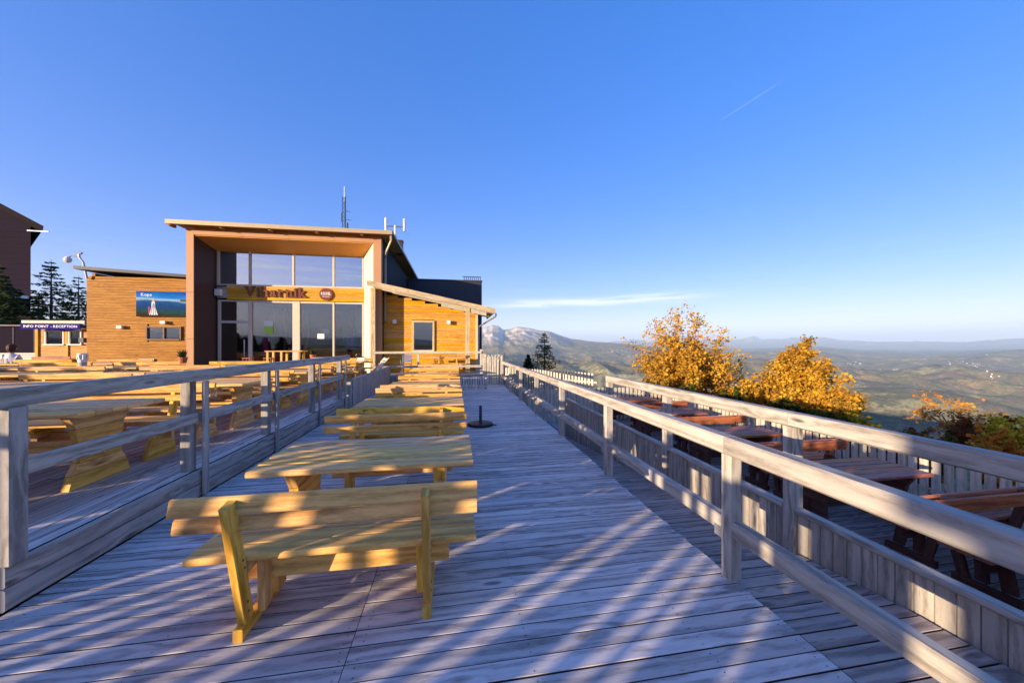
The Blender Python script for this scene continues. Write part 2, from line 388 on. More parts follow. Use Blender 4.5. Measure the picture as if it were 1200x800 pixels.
def terrain_z(x, y):
    r = np.hypot(x, y)+1e-6; az = np.degrees(np.arctan2(x, y))
    east = sstep(-14, 4, az)*sstep(150, 110, az)          # the side that looks out over the valley
    rough = fbm(x/900, y/900, 7, 3)-.5
    drop = sstep(8, 2600, r)**.75
    valley = -720 + 620*(fbm(x/3800, y/3800, 7, 11, True)-.5)*2*sstep(1500, 5000, r) + 60*rough
    ze = -1.9 + (valley+1.9)*drop - 9*sstep(9, 30, r)*sstep(2600, 400, r)
    zw = .2*sstep(2, 5, -x) -1.9*sstep(5, 2, -x) - 350*sstep(300, 4500, r) + 14*(fbm(x/120, y/120, 4, 5)-.5)*sstep(60, 250, r)
    z = zw*(1-east)+ze*east
    # rounded wooded hill on the right
    hx, hy_ = 4300*math.sin(R(az_of(1065))), 4300*math.cos(R(az_of(1065)))
    dd = np.hypot((x-hx)/1.15, y-hy_)
    z = z*(1-east*np.exp(-(dd/1500)**4)) + east*np.exp(-(dd/1500)**4)*(-690+60*rough) + east*345*np.exp(-(dd/820)**2.2)*(1+.12*rough)
    # long hills across the middle distance
    t3 = [(540,408),(700,409),(800,412),(880,414),(940,411),(960,410),(1010,415),(1070,416.5),(1110,416),(1150,413.5),(1200,413),(1400,412)]
    zr = ridge_z(az, 19000., t3)
    w = sstep(6500, 19000, r)
    z = z*(1-w*east)+ (zr+ (fbm(x/2300, y/2300, 7, 31, True)-.6)*620*sstep(23000, 14000, r))*w*east
    t4 = [(540,409),(700,408),(800,408),(880,409),(940,407),(960,406.5),(1010,411),(1070,412),(1110,411.5),(1150,409.5),(1200,409),(1400,409)]
    zr = ridge_z(az, 26000., t4)+(fbm(x/1800, y/1800, 6, 51)-.5)*260
    b = np.exp(-((r-26000)/4200)**2)
    z = np.where(east > 0, z*(1-b*east)+zr*b*east, z)
    # limestone massif on the left of the view
    t2 = [(470,390),(540,388),(566,387),(577,383.5),(584,384),(590,388),(597,386),(606,384),(614,384.5),(625,388),(645,391),(655,395),(668,398.5),(700,401.5),(735,403.5),(780,408),(840,415)]
    zr = ridge_z(az, 14000., t2)
    prof = np.where(r < 14000, np.clip(1-(14000-r)/6500, 0, 1)**1.25, np.exp(-((r-14000)/3200)**2))
    msk = sstep(-12, 2, az)*sstep(43, 33, az)
    det = (fbm(x/1100, y/1100, 7, 71, True)-.55)*620*np.clip(1-np.abs(r-12200)/4200, 0, 1)
    top = np.maximum(zr+720, 0)*prof-700+det*sstep(30, 14, az)*.7
    z = np.where(msk > 0, np.maximum(z, z*(1-msk)+top*msk), z)
    # far blue alps
    t1 = [(540,402),(700,402.5),(732,400),(745,399),(770,401),(800,401),(850,399),(872,398),(884,395),(893,399),(915,398.5),(930,396.5),(945,399),(965,396),(985,399),(1020,401),(1050,402),(1080,401.5),(1110,402.5),(1150,401),(1180,399),(1200,398.5),(1400,398)]
    zr = ridge_z(az, 46000., t1)+(fbm(x/1500, y/1500, 6, 91, True)-.5)*420
    w = np.exp(-((r-46000)/5200)**2)*east
    z = z*(1-w)+zr*w
    z = z + 640*np.exp(-(((x+2300)/1300)**2+((y-4000)/1500)**2))   # ridge that throws its shadow into the valley
    # mountains behind the camera, low hills all round
    back = (1-east)*np.exp(-((r-15000)/5000)**2)
    z = z + back*(250+500*(fbm(x/5000, y/5000, 6, 121, True)))
    return z
def build_terrain():
    azs = np.concatenate([np.arange(-180, -60, 4.0), np.arange(-60, -10, 1.0), np.arange(-10, 72, .14), np.arange(72, 180, 3.0)])
    rs = np.concatenate([[0.01], np.geomspace(3, 60, 26), np.geomspace(64, 5000, 96), np.geomspace(5100, 60000, 300)])
    A, Rr = np.meshgrid(np.radians(azs), rs)
    x = Rr*np.sin(A); y = Rr*np.cos(A); z = terrain_z(x, y)
    na, nr = len(azs), len(rs)
    v = np.stack([x, y, z], -1).reshape(-1, 3)
    i = np.arange(nr-1)[:, None]*na; j = np.arange(na)[None, :]; j2 = (j+1) % na
    f = np.stack([i+j, i+na+j, i+na+j2, i+j2], -1).reshape(-1, 4)
    me = bpy.data.meshes.new('hills')
    me.vertices.add(len(v)); me.vertices.foreach_set('co', v.ravel())
    me.loops.add(f.size); me.loops.foreach_set('vertex_index', f.ravel().astype(np.int32))
    me.polygons.add(len(f)); me.polygons.foreach_set('loop_start', np.arange(0, f.size, 4, dtype=np.int32)); me.polygons.foreach_set('loop_total', np.full(len(f), 4, dtype=np.int32))
    me.update(); me.shade_smooth()
    m, nt = newmat('hill_cover'); N = NT(nt)
    p = N.n('ShaderNodeNewGeometry').outputs['Position']; nrmz = N.n('ShaderNodeSeparateXYZ', {0: N.n('ShaderNodeNewGeometry').outputs['Normal']}).outputs[2]
    pz = N.n('ShaderNodeSeparateXYZ', {0: p}).outputs[2]
    flat = N.n('ShaderNodeVectorMath', {0: p, 1: (1, 1, 0)}, operation='MULTIPLY').outputs[0]
    big = N.n('ShaderNodeTexNoise', {'Vector': flat, 'Scale': .0007, 'Detail': 10, 'Roughness': .62}).outputs['Fac']
    med = N.n('ShaderNodeTexNoise', {'Vector': flat, 'Scale': .004, 'Detail': 8, 'Roughness': .7}).outputs['Fac']
    fin = N.n('ShaderNodeTexNoise', {'Vector': p, 'Scale': .03, 'Detail': 6, 'Roughness': .7}).outputs['Fac']
    forest = N.ramp(med, [(.3, (.12,.135,.06)), (.48, (.21,.185,.08)), (.60, (.31,.22,.10)), (.72, (.35,.235,.12))])
    forest = N.mix(.75, forest, N.ramp(fin, [(.35, (.3,.3,.3)), (.65, (1.15,1.15,1.15))]), 'MULTIPLY')
    field = N.ramp(fin, [(.35, (.22,.23,.08)), (.65, (.45,.38,.17))])
    sel = N.math('ADD', N.math('MULTIPLY', big, .5), N.math('MULTIPLY', med, .5))
    c = N.mix(N.ramp(sel, [(.545, (0,0,0)), (.575, (1,1,1))]), forest, field)
    # limestone where the massif is high and steep
    steep = N.n('ShaderNodeMapRange', {0: nrmz, 1: .97, 2: .86, 3: 0, 4: 1}).outputs[0]
    high = N.n('ShaderNodeMapRange', {0: N.math('ADD', pz, N.math('MULTIPLY', med, 500.)), 1: 150, 2: 560, 3: 0, 4: 1}).outputs[0]
    rk = N.ramp(fin, [(.3, (.38,.34,.31)), (.7, (.75,.68,.62))])
    c = N.mix(N.math('MULTIPLY', high, N.math('ADD', N.math('MULTIPLY', steep, .75), .2)), c, rk)
    near = N.n('ShaderNodeMapRange', {0: N.n('ShaderNodeVectorMath', {0: p}, operation='LENGTH').outputs['Value'], 1: 20, 2: 90, 3: 1, 4: 0}).outputs[0]
    nn = N.n('ShaderNodeTexNoise', {'Vector': p, 'Scale': 1.5, 'Detail': 8, 'Roughness': .7}).outputs['Fac']
    c = N.mix(near, c, N.ramp(nn, [(.35, (.05,.045,.02)), (.6, (.13,.11,.055)), (.75, (.2,.17,.11))]))
    bs = N.n('ShaderNodeBsdfPrincipled', {'Base Color': c, 'Roughness': .95, 'Specular IOR Level': .1})
    hm = N.math('ADD', N.math('MULTIPLY', fin, 1.0), N.math('MULTIPLY', med, 2.0))
    bp = N.n('ShaderNodeBump', {'Strength': .5, 'Distance': 12, 'Height': hm}); nt.links.new(bp.outputs[0], bs.inputs['Normal'])
    N.n('ShaderNodeOutputMaterial', {0: bs.outputs[0]})
    me.materials.append(m)
    tag(link('hills', me), kind='structure')
build_terrain()
def tz(x, y): return float(terrain_z(np.array([float(x)]), np.array([float(y)]))[0])

# scattered villages: far too small and many to count
def villages():
    mb = MB(); r_ = random.Random(5)
    sites = [(1090,17500,.7,130),(1120,17000,.5,60),(1155,15500,.6,70),(1165,7600,.5,18),(1190,8200,.6,16),(1005,12500,.8,30),(1040,9800,1,36),(945,11000,1,30),(720,12000,1.2,60),(690,10500,1,36),(740,10800,1,40),(1080,8300,.8,24),(1130,12500,1,36),(860,14000,1,30)]
    for px, d, spread, n in sites:
        n = int(n*.55)
        a = R(az_of(px))
        for k in range(n):
            aa = a + r_.gauss(0, R(.75*spread)); dd = d + r_.gauss(0, d*.028)
            x, y = dd*math.sin(aa), dd*math.cos(aa); z = tz(x, y)
            L, W, Hh = r_.uniform(8, 17), r_.uniform(7, 12), r_.uniform(5, 8)
            rot = Matrix.Translation((x, y, 0)) @ Matrix.Rotation(r_.uniform(0, PI), 4, 'Z')
            pr = [(-W/2, z-8), (W/2, z-8), (W/2, z+Hh), (0, z+Hh+W*.35), (-W/2, z+Hh)]
            i = len(mb.v); mb.prism(pr, 'x', -L/2, L/2)
            for q in range(i, len(mb.v)): mb.v[q] = tuple(rot @ Vector(mb.v[q]))
    o = mb.build('distant_houses', 'house'); tag(o, 'scattered pale houses of distant villages in the hazy valley', 'houses', kind='stuff')
villages()

# ================================================================== DECKS
PL = .109
deck = empty('boardwalk', kind='structure')
y = -1.9; k = 0
while y < 14.35:
    z0 = -.0165 + rng.uniform(-.0015, .0015)
    xe = 1.94 + rng.uniform(-.012, .012)
    if y > 9.4: xe += .04
    jx = -.56 if (k % 1 == 0) else 0
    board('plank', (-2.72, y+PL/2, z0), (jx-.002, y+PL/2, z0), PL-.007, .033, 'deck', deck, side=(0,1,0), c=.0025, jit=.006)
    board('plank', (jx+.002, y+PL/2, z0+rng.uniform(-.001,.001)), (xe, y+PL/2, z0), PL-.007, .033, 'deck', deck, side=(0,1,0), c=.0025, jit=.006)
    y += PL; k += 1
mb = MB()                                  # joists and skirt under the walkway
for xx in (-2.6, -1.6, -.6, .4, 1.35): mb.box(xx-.04, xx+.04, -1.9, 14.3, -.2, -.037, 'y')
mb.box(1.865, 1.905, -1.9, 14.3, -.26, -.037, 'y')
mb.box(-2.72, 1.9, 14.36, 14.4, -.2, 0, 'x')
mb.build('joist', 'deck_old', deck)
mb = MB()                                  # the same planking goes on behind and to the left, out of the picture
yy = -6.0
while yy < 2.58:
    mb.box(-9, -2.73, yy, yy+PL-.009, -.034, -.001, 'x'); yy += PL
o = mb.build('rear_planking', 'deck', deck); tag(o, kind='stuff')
for zz in ((-.26, -.42), (-.43, -.6), (-.61, -.78)):
    board('skirt_board', (1.9, 1.8, (zz[0]+zz[1])/2), (1.9, 14.3, (zz[0]+zz[1])/2), .16, .025, 'deck_old', deck, side=(0,0,1))

mb = MB(); y = -1.0+.9*PL*0
yy = -1.9
while yy < 5.0:
    if yy > .8:
        for xx in (-2.6, -1.6, -.6, -.5, .4, 1.35, 1.885):
            for dy_ in (.024, .076):
                px_, py2 = xx+rng.uniform(-.006,.006), yy+dy_+rng.uniform(-.004,.004)
                mb.poly([(px_+.0042*math.cos(a_*PI/3), py2+.0042*math.sin(a_*PI/3), .0018) for a_ in range(6)], [(0,0)]*6)
    yy += PL
tag(mb.build('nail_heads', 'darkmetal', deck), kind='stuff')
# ramp falling away beside the walkway
ramp = empty('ramp', kind='structure')
def ramp_z(y): return -.012 - .098*max(0, y-1.7)
y = -.8
while y < 8.9:
    zc = ramp_z(y+PL/2)-.0165; dz = ramp_z(y+PL)-ramp_z(y)
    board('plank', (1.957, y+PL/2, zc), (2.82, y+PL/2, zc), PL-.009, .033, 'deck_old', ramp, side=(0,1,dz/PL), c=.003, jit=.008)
    y += PL

# raised terrace on the left
PT = .29
terr = empty('raised_terrace', kind='structure')
for k in range(34):
    x1 = -2.79-k*.117
    cuts = [2.66, 5.2+rng.uniform(-1.2,1.2), 9.2+rng.uniform(-1,1), 13.4+rng.uniform(-1,1), 17.0]
    for a, b in zip(cuts[:-1], cuts[1:]):
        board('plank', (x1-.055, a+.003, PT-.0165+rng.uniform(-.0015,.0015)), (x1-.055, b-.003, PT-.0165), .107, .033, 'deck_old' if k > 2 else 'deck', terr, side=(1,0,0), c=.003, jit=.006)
mb = MB()
for k in range(34, 125):
    x1 = -2.79-k*.117; mb.box(x1-.108, x1, 2.0 if k < 60 else 4, 18.4, PT-.033, PT+rng.uniform(-.0015,.0015), 'y')
for k in range(34):
    x1 = -2.79-k*.117
    if k > 4: mb.box(x1-.108, x1, 17.003, 18.4, PT-.033, PT, 'y')
o = mb.build('rear_planking', 'deck_old', terr); tag(o, kind='stuff')
for (a, b) in ((2.62, 4.275), (4.285, 6.0), (6.01, 9.3), (9.31, 9.95)):
    board('edge_board', (-2.75, a, .2175), (-2.75, b, .2175), .142, .05, 'rail', terr, side=(0,0,1), c=.012)
    board('edge_board', (-2.75, a, .0725), (-2.75, b, .0725), .138, .05, 'rail', terr, side=(0,0,1), c=.012)
board('edge_board', (-2.78, 2.635, .2175), (-9.0, 2.635, .2175), .142, .05, 'rail', terr, side=(0,0,1), c=.012)
board('edge_board', (-2.78, 2.635, .0725), (-9.0, 2.635, .0725), .138, .05, 'rail', terr, side=(0,0,1), c=.012)

# lower terrace on the right
LT = -.78
low = empty('lower_terrace', kind='structure')
y = -1.0
while y < 10.75:
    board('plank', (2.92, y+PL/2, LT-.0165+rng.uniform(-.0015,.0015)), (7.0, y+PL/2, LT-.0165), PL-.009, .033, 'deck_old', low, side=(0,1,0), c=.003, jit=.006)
    y += PL
mb = MB()
yy = 8.9
while yy < 10.7: mb.box(1.96, 2.9, yy, yy+PL-.009, LT-.03, LT, 'x'); yy += PL
while yy < 16: mb.box(1.96, 5.5, yy, yy+PL-.009, LT-.53, LT-.5, 'x'); yy += PL
mb.box(1.96, 7.0, -1, 10.7, LT-.2, LT-.05, 'x')
tag(mb.build('rear_planking', 'deck_old', low), kind='stuff')

# ================================================================== RAILINGS AND FENCES
# -- railing between walkway and ramp
r1 = empty('wooden_railing', (1.9, 2.2, 0), label='long grey post and rail railing along the right edge of the main walkway', cat='railing')
def W(r, p): return Vector(p)-r.location
posts = [.17, 2.19, 4.2, 6.15, 8.15, 10.15, 12.1, 14.2]
for py_ in posts:
    board('post', W(r1, (1.945, py_, -.3)), W(r1, (1.945, py_, .875)), .09, .09, 'rail', r1, side=(1,0,0), c=.006)
ends = [-1.6, 2.19, 6.15, 10.15, 14.26]
for a, b in zip(ends[:-1], ends[1:]):
    board('top_rail', W(r1, (1.935, a+.002, .9375)), W(r1, (1.935, b-.002, .9375)), .125, .105, 'rail', r1, side=(0,0,1), c=.012)
for a, b in zip(posts[:-1], posts[1:]):
    board('lower_rail', W(r1, (1.945, a+.046, .36)), W(r1, (1.945, b-.046, .36)), .115, .085, 'rail', r1, side=(0,0,1), c=.012)
    mb = MB(); zz = .36
    mb.box(-.045, .045, -.002, .002, -.05, .05, 'z', c=.0005)
    for q in (-1, 1):
        for w_ in (-1, 1): mb.box(q*.03-.006, q*.03+.006, -.006, -.002, w_*.03-.006, w_*.03+.006, 'z', c=.001)
    if a < 5: mb.build('steel_bracket', 'metal', r1, mat4=Matrix.Translation(W(r1, (1.9, a+.075, .30))) @ Matrix.Rotation(-PI/2, 4, 'Z') @ Matrix.Scale(.75, 4))

# -- boarded parapet of the ramp, with the posts and top rail that stand on it
r2 = empty('boarded_parapet', (2.85, 4, 0), label='low wall of upright grey boards with a raised rail on posts, right of the ramp', cat='parapet')
y = -.9; k = 0
while y < 8.7:
    zt = .235 + rng.uniform(-.004, .004)
    board('upright_board', W(r2, (2.855, y+.047, max(LT-.02, ramp_z(y)-.16))), W(r2, (2.855, y+.047, zt)), .089+rng.uniform(-.003,.001), .022, 'rail', r2, side=(0,1,0), c=.003, jit=.01)
    y += .0945
r2posts = [-1.1, .75, 2.55, 4.33, 6.13]
cp = [-.95, 2.5, 4.28, 6.08, 8.75]; cs = [.012, 2.6, 4.38, 6.18]
for a, b in ((-.95, 2.495), (2.605, 4.275), (4.385, 6.075), (6.185, 8.75)):
    board('cap_board', W(r2, (2.855, a, .2575)), W(r2, (2.855, b, .2575)), .085, .045, 'rail', r2, side=(1,0,0), c=.01)
for py_ in r2posts:
    board('post', W(r2, (2.86, py_, LT)), W(r2, (2.86, py_, .955)), .1, .1, 'rail', r2, side=(1,0,0), c=.006)
for a, b in ((-1.6, 2.55), (2.555, 6.18)):
    board('top_rail', W(r2, (2.86, a, 1.015)), W(r2, (2.86, b, 1.015)), .12, .1, 'rail', r2, side=(0,0,1), c=.012)

# -- railing on the edge of the raised terrace
r3 = empty('terrace_railing', (-2.7, 2.6, 0), label='blue-grey post and rail railing along the edge of the raised left terrace', cat='railing')
lp = [2.68, 4.30, 5.87, 7.6, 9.3]
board('post', W(r3, (-2.74, 2.66, PT)), W(r3, (-2.74, 2.66, 1.26)), .1, .1, 'rail', r3, side=(1,0,0), c=.006)
for py_ in lp[1:]:
    board('post', W(r3, (-2.835, py_-.02, PT)), W(r3, (-2.835, py_-.02, 1.255)), .1, .09, 'rail', r3, side=(1,0,0), c=.006)
    board('outer_batten', W(r3, (-2.70, py_+.03, .02)), W(r3, (-2.70, py_+.03, 1.255)), .03, .075, 'rail', r3, side=(1,0,0), c=.004)
le = [2.55, 5.85, 9.75]
for a, b in zip(le[:-1], le[1:]):
    board('top_rail', W(r3, (-2.76, a+.002, 1.32)), W(r3, (-2.76, b-.002, 1.32)), .12, .1, 'rail', r3, side=(0,0,1), c=.012)
for a, b in zip(lp[:-1], lp[1:]):
    board('lower_rail', W(r3, (-2.76, a+(.02 if a > 3 else .055), .86)), W(r3, (-2.76, b-.02, .86)), .11, .045, 'rail', r3, side=(0,0,1), c=.012)

# -- boarded fence between the terrace and the last tables of the walkway
r4 = empty('board_fence', (-2.7, 9.6, 0), label='knee-high fence of upright grey boards behind the far tables on the left', cat='fence')
y = 9.85
while y < 15.4:
    board('upright_board', W(r4, (-2.68, y+.06, .02)), W(r4, (-2.68, y+.06, .70+rng.uniform(-.005,.005))), .112, .025, 'rail', r4, side=(0,1,0), c=.003, jit=.01)
    y += .119
board('cap_board', W(r4, (-2.70, 9.8, .725)), W(r4, (-2.70, 15.45, .725)), .1, .045, 'rail', r4, side=(1,0,0), c=.01)
board('post', W(r4, (-2.745, 9.8, 0)), W(r4, (-2.745, 9.8, .70)), .1, .1, 'fence', r4, side=(1,0,0), c=.005)
board('post', W(r4, (-2.745, 15.4, 0)), W(r4, (-2.745, 15.4, .70)), .1, .1, 'fence', r4, side=(1,0,0), c=.005)

# -- picket fences
def picket_mesh(w, t, h, mat, pointed=True):
    mb = MB(); top = [(-w/2, 0), (w/2, 0), (w/2, h-.03), (w*.3, h), (-w*.3, h), (-w/2, h-.03)] if pointed else [(-w/2,0),(w/2,0),(w/2,h),(-w/2,h)]
    uo = (rng.random()*9, rng.random()*9)
    n = len(top)
    mb.poly([(p[0], -t/2, p[1]) for p in top], [(p[1]+uo[0], p[0]+uo[1]) for p in top])
    mb.poly([(p[0], t/2, p[1]) for p in top][::-1], [(p[1]+uo[0], p[0]+uo[1]) for p in top][::-1])
    for k in range(n):
        p, q = top[k], top[(k+1) % n]
        mb.poly([(p[0],t/2,p[1]),(q[0],t/2,q[1]),(q[0],-t/2,q[1]),(p[0],-t/2,p[1])], [(p[1],0),(q[1],0),(q[1],.02),(p[1],.02)])
    return mb.mesh('picket', mat)
def picket_fence(root, p0, p1, zb, h, w, gap, mat, rails=(.2, .8), t=.022, postmat=None, post_every=2.0, pside=1):
    p0, p1 = Vector((*p0, zb)), Vector((*p1, zb)); d = p1-p0; L = d.length; x = d.normalized(); ang = math.atan2(x.y, x.x)
    ms = [picket_mesh(w, t, h, mat) for _ in range(3)]
    n = int(L/(w+gap))
    nrmv = Vector((-x.y, x.x, 0))*pside
    for k in range(n):
        p = p0 + x*((k+.5)*(w+gap)) - root.location
        link('picket', ms[rng.randrange(3)], root, Matrix.Translation(p+Vector((0,0,rng.uniform(-.006,.006)))) @ Matrix.Rotation(ang+rng.uniform(-.01,.01), 4, 'Z') @ Matrix.Rotation(rng.uniform(-.008,.008), 4, 'Y'))
    for rz in rails:
        board('rail', p0+Vector((0,0,h*rz))+nrmv*(t/2+.022)-root.location, p1+Vector((0,0,h*rz))+nrmv*(t/2+.022)-root.location, .08, .04, mat, root, side=(0,0,1))
    q = 0
    while q <= L+.01:
        p = p0+x*q+nrmv*(t/2+.044+.045)-root.location
        board('post', p-Vector((0,0,.3)), p+Vector((0,0,h*.93)), .08, .08, postmat or mat, root, side=tuple(x)); q += post_every
f1 = empty('picket_fence', (7.03, 4, LT), label='long picket fence on the far right side of the lower terrace with the red-brown tables', cat='fence')
picket_fence(f1, (7.03, .4), (7.03, 10.8), LT-.02, 1.04, .095, .038, 'fence', pside=-1, rails=(.25, .78))
f2 = empty('picket_fence', (5, 10.82, LT), label='picket fence closing the far end of the lower terrace, below the distant valley', cat='fence')
picket_fence(f2, (2.3, 10.85), (7.0, 10.85), LT-.02, 1.04, .085, .06, 'fence', pside=1, rails=(.25, .78))
f3 = empty('picket_fence', (4.5, 13, LT), label='dim picket fence on the slope beyond the far half of the walkway railing', cat='fence')
picket_fence(f3, (2.35, 16.2), (5.2, 12.2), -1.0, 1.6, .09, .06, 'fence', pside=1, rails=(.25, .78))

# far end of the walkway: tall pickets, gate posts, low picket panel
f4 = empty('picket_gate', (1.6, 14.3, 0), label='tall grey picket gate with dark metal tips closing the far end of the walkway', cat='gate')
picket_fence(f4, (1.2, 14.3), (1.86, 14.3), .03, 1.14, .075, .028, 'fence', rails=(.3, .9), pside=1, post_every=9)
board('gate_post', W(f4, (1.92, 14.38, 0)), W(f4, (1.92, 14.38, 1.22)), .11, .09, 'fence', f4, side=(1,0,0))
board('gate_post', W(f4, (2.04, 14.33, 0)), W(f4, (2.04, 14.33, 1.34)), .03, .03, 'darkmetal', f4, side=(1,0,0))
for k in range(5):
    mb = MB(); mb.box(-.03, .03, -.02, .02, 0, .035, 'x'); mb.build('cap', 'white', f4, mat4=Matrix.Translation(W(f4, (1.25+k*.14, 14.3, 1.19))))
f5 = empty('picket_fence', (.7, 12.9, 0), label='low grey picket panel standing at the left part of the walkway end', cat='fence')
picket_fence(f5, (.12, 12.95), (1.18, 12.95), .0, .50, .05, .04, 'deck', rails=(.2, .85), post_every=1.03)

# ================================================================== PICNIC SETS
def slat(root, name, x0, x1, y, z, w, t, mat, tilt=0.0, c=.008):
    m = Matrix.Translation(((x0+x1)/2, y, z)) @ Matrix.Rotation(tilt, 4, 'X')
    return link(name, board_mesh(x1-x0, w, t, mat, c), root, m)

def make_bench(mat='pine', topmat=None, L=1.7, name='bench', panel=False, wide_back=False, dark=None):
    """the sitter faces +Y; origin on the floor under the back leg"""
    r = empty(name); frame = dark or mat; topmat = topmat or mat
    for k in range(3):
        slat(r, 'seat_plank', -L/2, L/2, .13+.128*k, .435, .122, .042, topmat, c=.008 if not dark else .014)
    lean = R(-14)
    def backpt(s): return (.055 - math.sin(-lean)*s, .40 + math.cos(lean)*s)   # point s above the seat along the back
    if wide_back:
        y_, z_ = backpt(.34); slat(r, 'backrest', -L/2, L/2, y_+.02, z_, .17, .035, mat, tilt=lean+PI/2)
    else:
        for s_, w_ in ((.278, .080), (.393, .096)):
            y_, z_ = backpt(s_); slat(r, 'backrest_slat', -L/2, L/2, y_+.024, z_, w_, .038, mat, tilt=PI/2-lean*-1 if False else PI/2+(-lean if False else lean), c=.012)
    for sx in (-1, 1):
        x = sx*(L/2-.30)
        if panel:
            mb = MB()
            pro = [(.0, .06, .50), (.11, .08, .46), (.22, .13, .41), (.33, .13, .41), (.41, .07, .48)]
            for (z0, a0, b0), (z1, a1, b1) in zip(pro[:-1], pro[1:]):
                p = MB(); p.prism([(a0, z0+.002), (b0, z0+.002), (b1, z1-.002), (a1, z1-.002)], 'x', x-.03, x+.03)
                p.build('end_board', mat, r)
            b_ = MB(); b_.box(x-.045*sx-.03, x-.045*sx+.03, 0, .075, .0, .45, 'z'); 
            ya, za = backpt(-.02); yb, zb = backpt(.43)
            board('back_support', (x-.06*sx, ya-.02, za-.1), (x-.06*sx, yb-.022, zb-.01), .085, .05, mat, r, side=(0,1,.3))
        else:
            ya, za = backpt(.415)
            board('leg', (x, .10, .075), (x, ya-.022, za), .085, .045, frame, r, side=(0,1,0))
            mb = MB()
            for (yy_, zz_) in ((.085,.13),(.075,.19),(.045,.40),(.03,.45)):
                for q_ in (-1, 1):
                    cx_ = x+q_*.0235; mb.prism([(yy_+.007*math.cos(a_*PI/3), zz_+.007*math.sin(a_*PI/3)) for a_ in range(6)], 'x', cx_-.0015, cx_+.0015)
            mb.build('screw_heads', 'darkmetal', r)
            board('foot', (x, .02, .036), (x, .47, .036), .072, .05, frame, r, side=(0,0,1))
            board('front_leg', (x-.052*sx, .38, .073), (x-.052*sx, .33, .405), .1, .042, frame, r, side=(0,1,0))
            board('inner_leg', (x-.052*sx, .20, .073), (x-.052*sx, .19, .405), .09, .042, frame, r, side=(0,1,0))
            board('seat_bearer', (x, .08, .38), (x, .46, .38), .068, .045, frame, r, side=(0,0,1))
    slat(r, 'stretcher', -L/2+.17, L/2-.17, .262, .27, .12, .045, frame, tilt=PI/2)
    if panel:
        pass
    return r

def make_table(mat='pine', topmat='pine_top', L=1.65, Wd=.8, n=5, name='picnic_table', dark=None, vee=False):
    r = empty(name); frame = dark or mat; pw = Wd/n
    for k in range(n):
        y = -Wd/2+pw*(k+.5)
        o = slat(r, 'top_plank', -L/2, L/2, y, .728, pw-.006, .044, topmat, c=.01)
    for sx in (-1, 1):
        x = sx*(L/2-.25)
        hw = Wd/2
        pro = [(0, .31), (.13, .275), (.235, .215), (.40, .21), (.56, .24), (.705, .33)]
        for (z0, a), (z1, b) in zip(pro[:-1], pro[1:]):
            p = MB(); p.prism([(-a, z0+.003), (a, z0+.003), (b, z1-.002), (-b, z1-.002)], 'x', x-.032, x+.032)
            p.build('trestle_board', frame, r)
    slat(r, 'stretcher', -L/2+.29, L/2-.29, 0, .33, .14, .045, frame, tilt=PI/2)
    slat(r, 'end_block', L/2-.212, L/2-.17, 0, .33, .1, .07, frame, tilt=PI/2)
    slat(r, 'end_block', -L/2+.17, -L/2+.212, 0, .33, .1, .07, frame, tilt=PI/2)
    return r

def put(proto, used, x, y, z, rz=0.0):
    o = proto if not used[0] else copy_tree(proto)
    used[0] = True
    o.location = (x, y, z); o.rotation_euler = (0, 0, rz); return o
wb, wbu = make_bench(L=1.62), [False]
wt_, wtu = make_table(L=1.6, Wd=.80), [False]
ords = ['nearest', 'second', 'third', 'fourth', 'fifth']
gB, gT = 'pine benches along the walkway', 'pine tables along the walkway'
XC = -.675
for i in range(5):
    y0 = 2.13+2.66*i
    jx = rng.uniform(-.02, .02) if i else 0
    o = put(wb, wbu, XC+jx, y0, 0)
    lab = ['big yellow pine bench in the foreground, its slatted back turned to us', 'sunlit pine bench, back to us, directly behind the second slatted back beyond the nearest table', None, None, None][i]
    tag(o, lab or 'pine bench with its back to us at the %s table along the walkway' % ords[i], 'bench', gB)
    o = put(wt_, wtu, XC+.02+jx, y0+.99, 0)
    tag(o, ['pine plank table right behind the foreground bench on the walkway', 'second pine table from the front on the walkway, beyond the first pair of slatted backs', 'third pine table from the front in the row on the walkway', 'fourth pine table from the front in the row on the walkway', 'last pine table of the walkway row, nearest the picket gate'][i], 'table', gT)
    o = put(wb, wbu, XC+.01-jx, y0+.99+1.19-(0 if i == 0 else .06), 0, PI+rng.uniform(-.01,.01))
    tag(o, 'pine bench facing us on the far side of the %s table along the walkway' % ords[i], 'bench', gB)

# raised terrace: heavier sets, the rows go on to the left
pb, pbu = make_bench(L=1.75, panel=True, name='bench'), [False]
pt, ptu = make_table(L=1.75, Wd=.95, n=6), [False]
cols = ['beside the left railing', 'one column left of the railing tables', 'two columns left of the railing tables', 'three columns left of the railing tables', 'four columns left of the railing tables']
gB2, gT2 = 'pine benches on the raised terrace', 'pine tables on the raised terrace'
for ci, xc in enumerate((-4.17, -6.75, -9.35, -11.9, -14.6)):
    for ri in range(5):
        yc = 4.15+2.42*ri + (0 if ci == 0 else rng.uniform(-.12, .12))
        if ci > 0 and ri == 4 and ci < 3: continue
        if ci >= 3 and ri < 1: continue
        dx = 0 if ci == 0 else rng.uniform(-.12, .12); dr = rng.uniform(-.02, .02)*(ci > 0)
        o = put(pt, ptu, xc+dx, yc, PT, dr); tag(o, 'pine picnic table, %s from the front, %s' % (ords[ri], cols[ci]) if ri else 'pine picnic table, nearest one %s' % cols[ci], 'table', gT2)
        o = put(pb, pbu, xc+dx, yc-1.08, PT, dr); tag(o, 'pine bench before the %s table, %s' % (ords[ri], cols[ci]), 'bench', gB2)
        o = put(pb, pbu, xc+dx+.02, yc+1.06, PT, PI+dr); tag(o, 'pine bench beyond the %s table, %s' % (ords[ri], cols[ci]), 'bench', gB2)

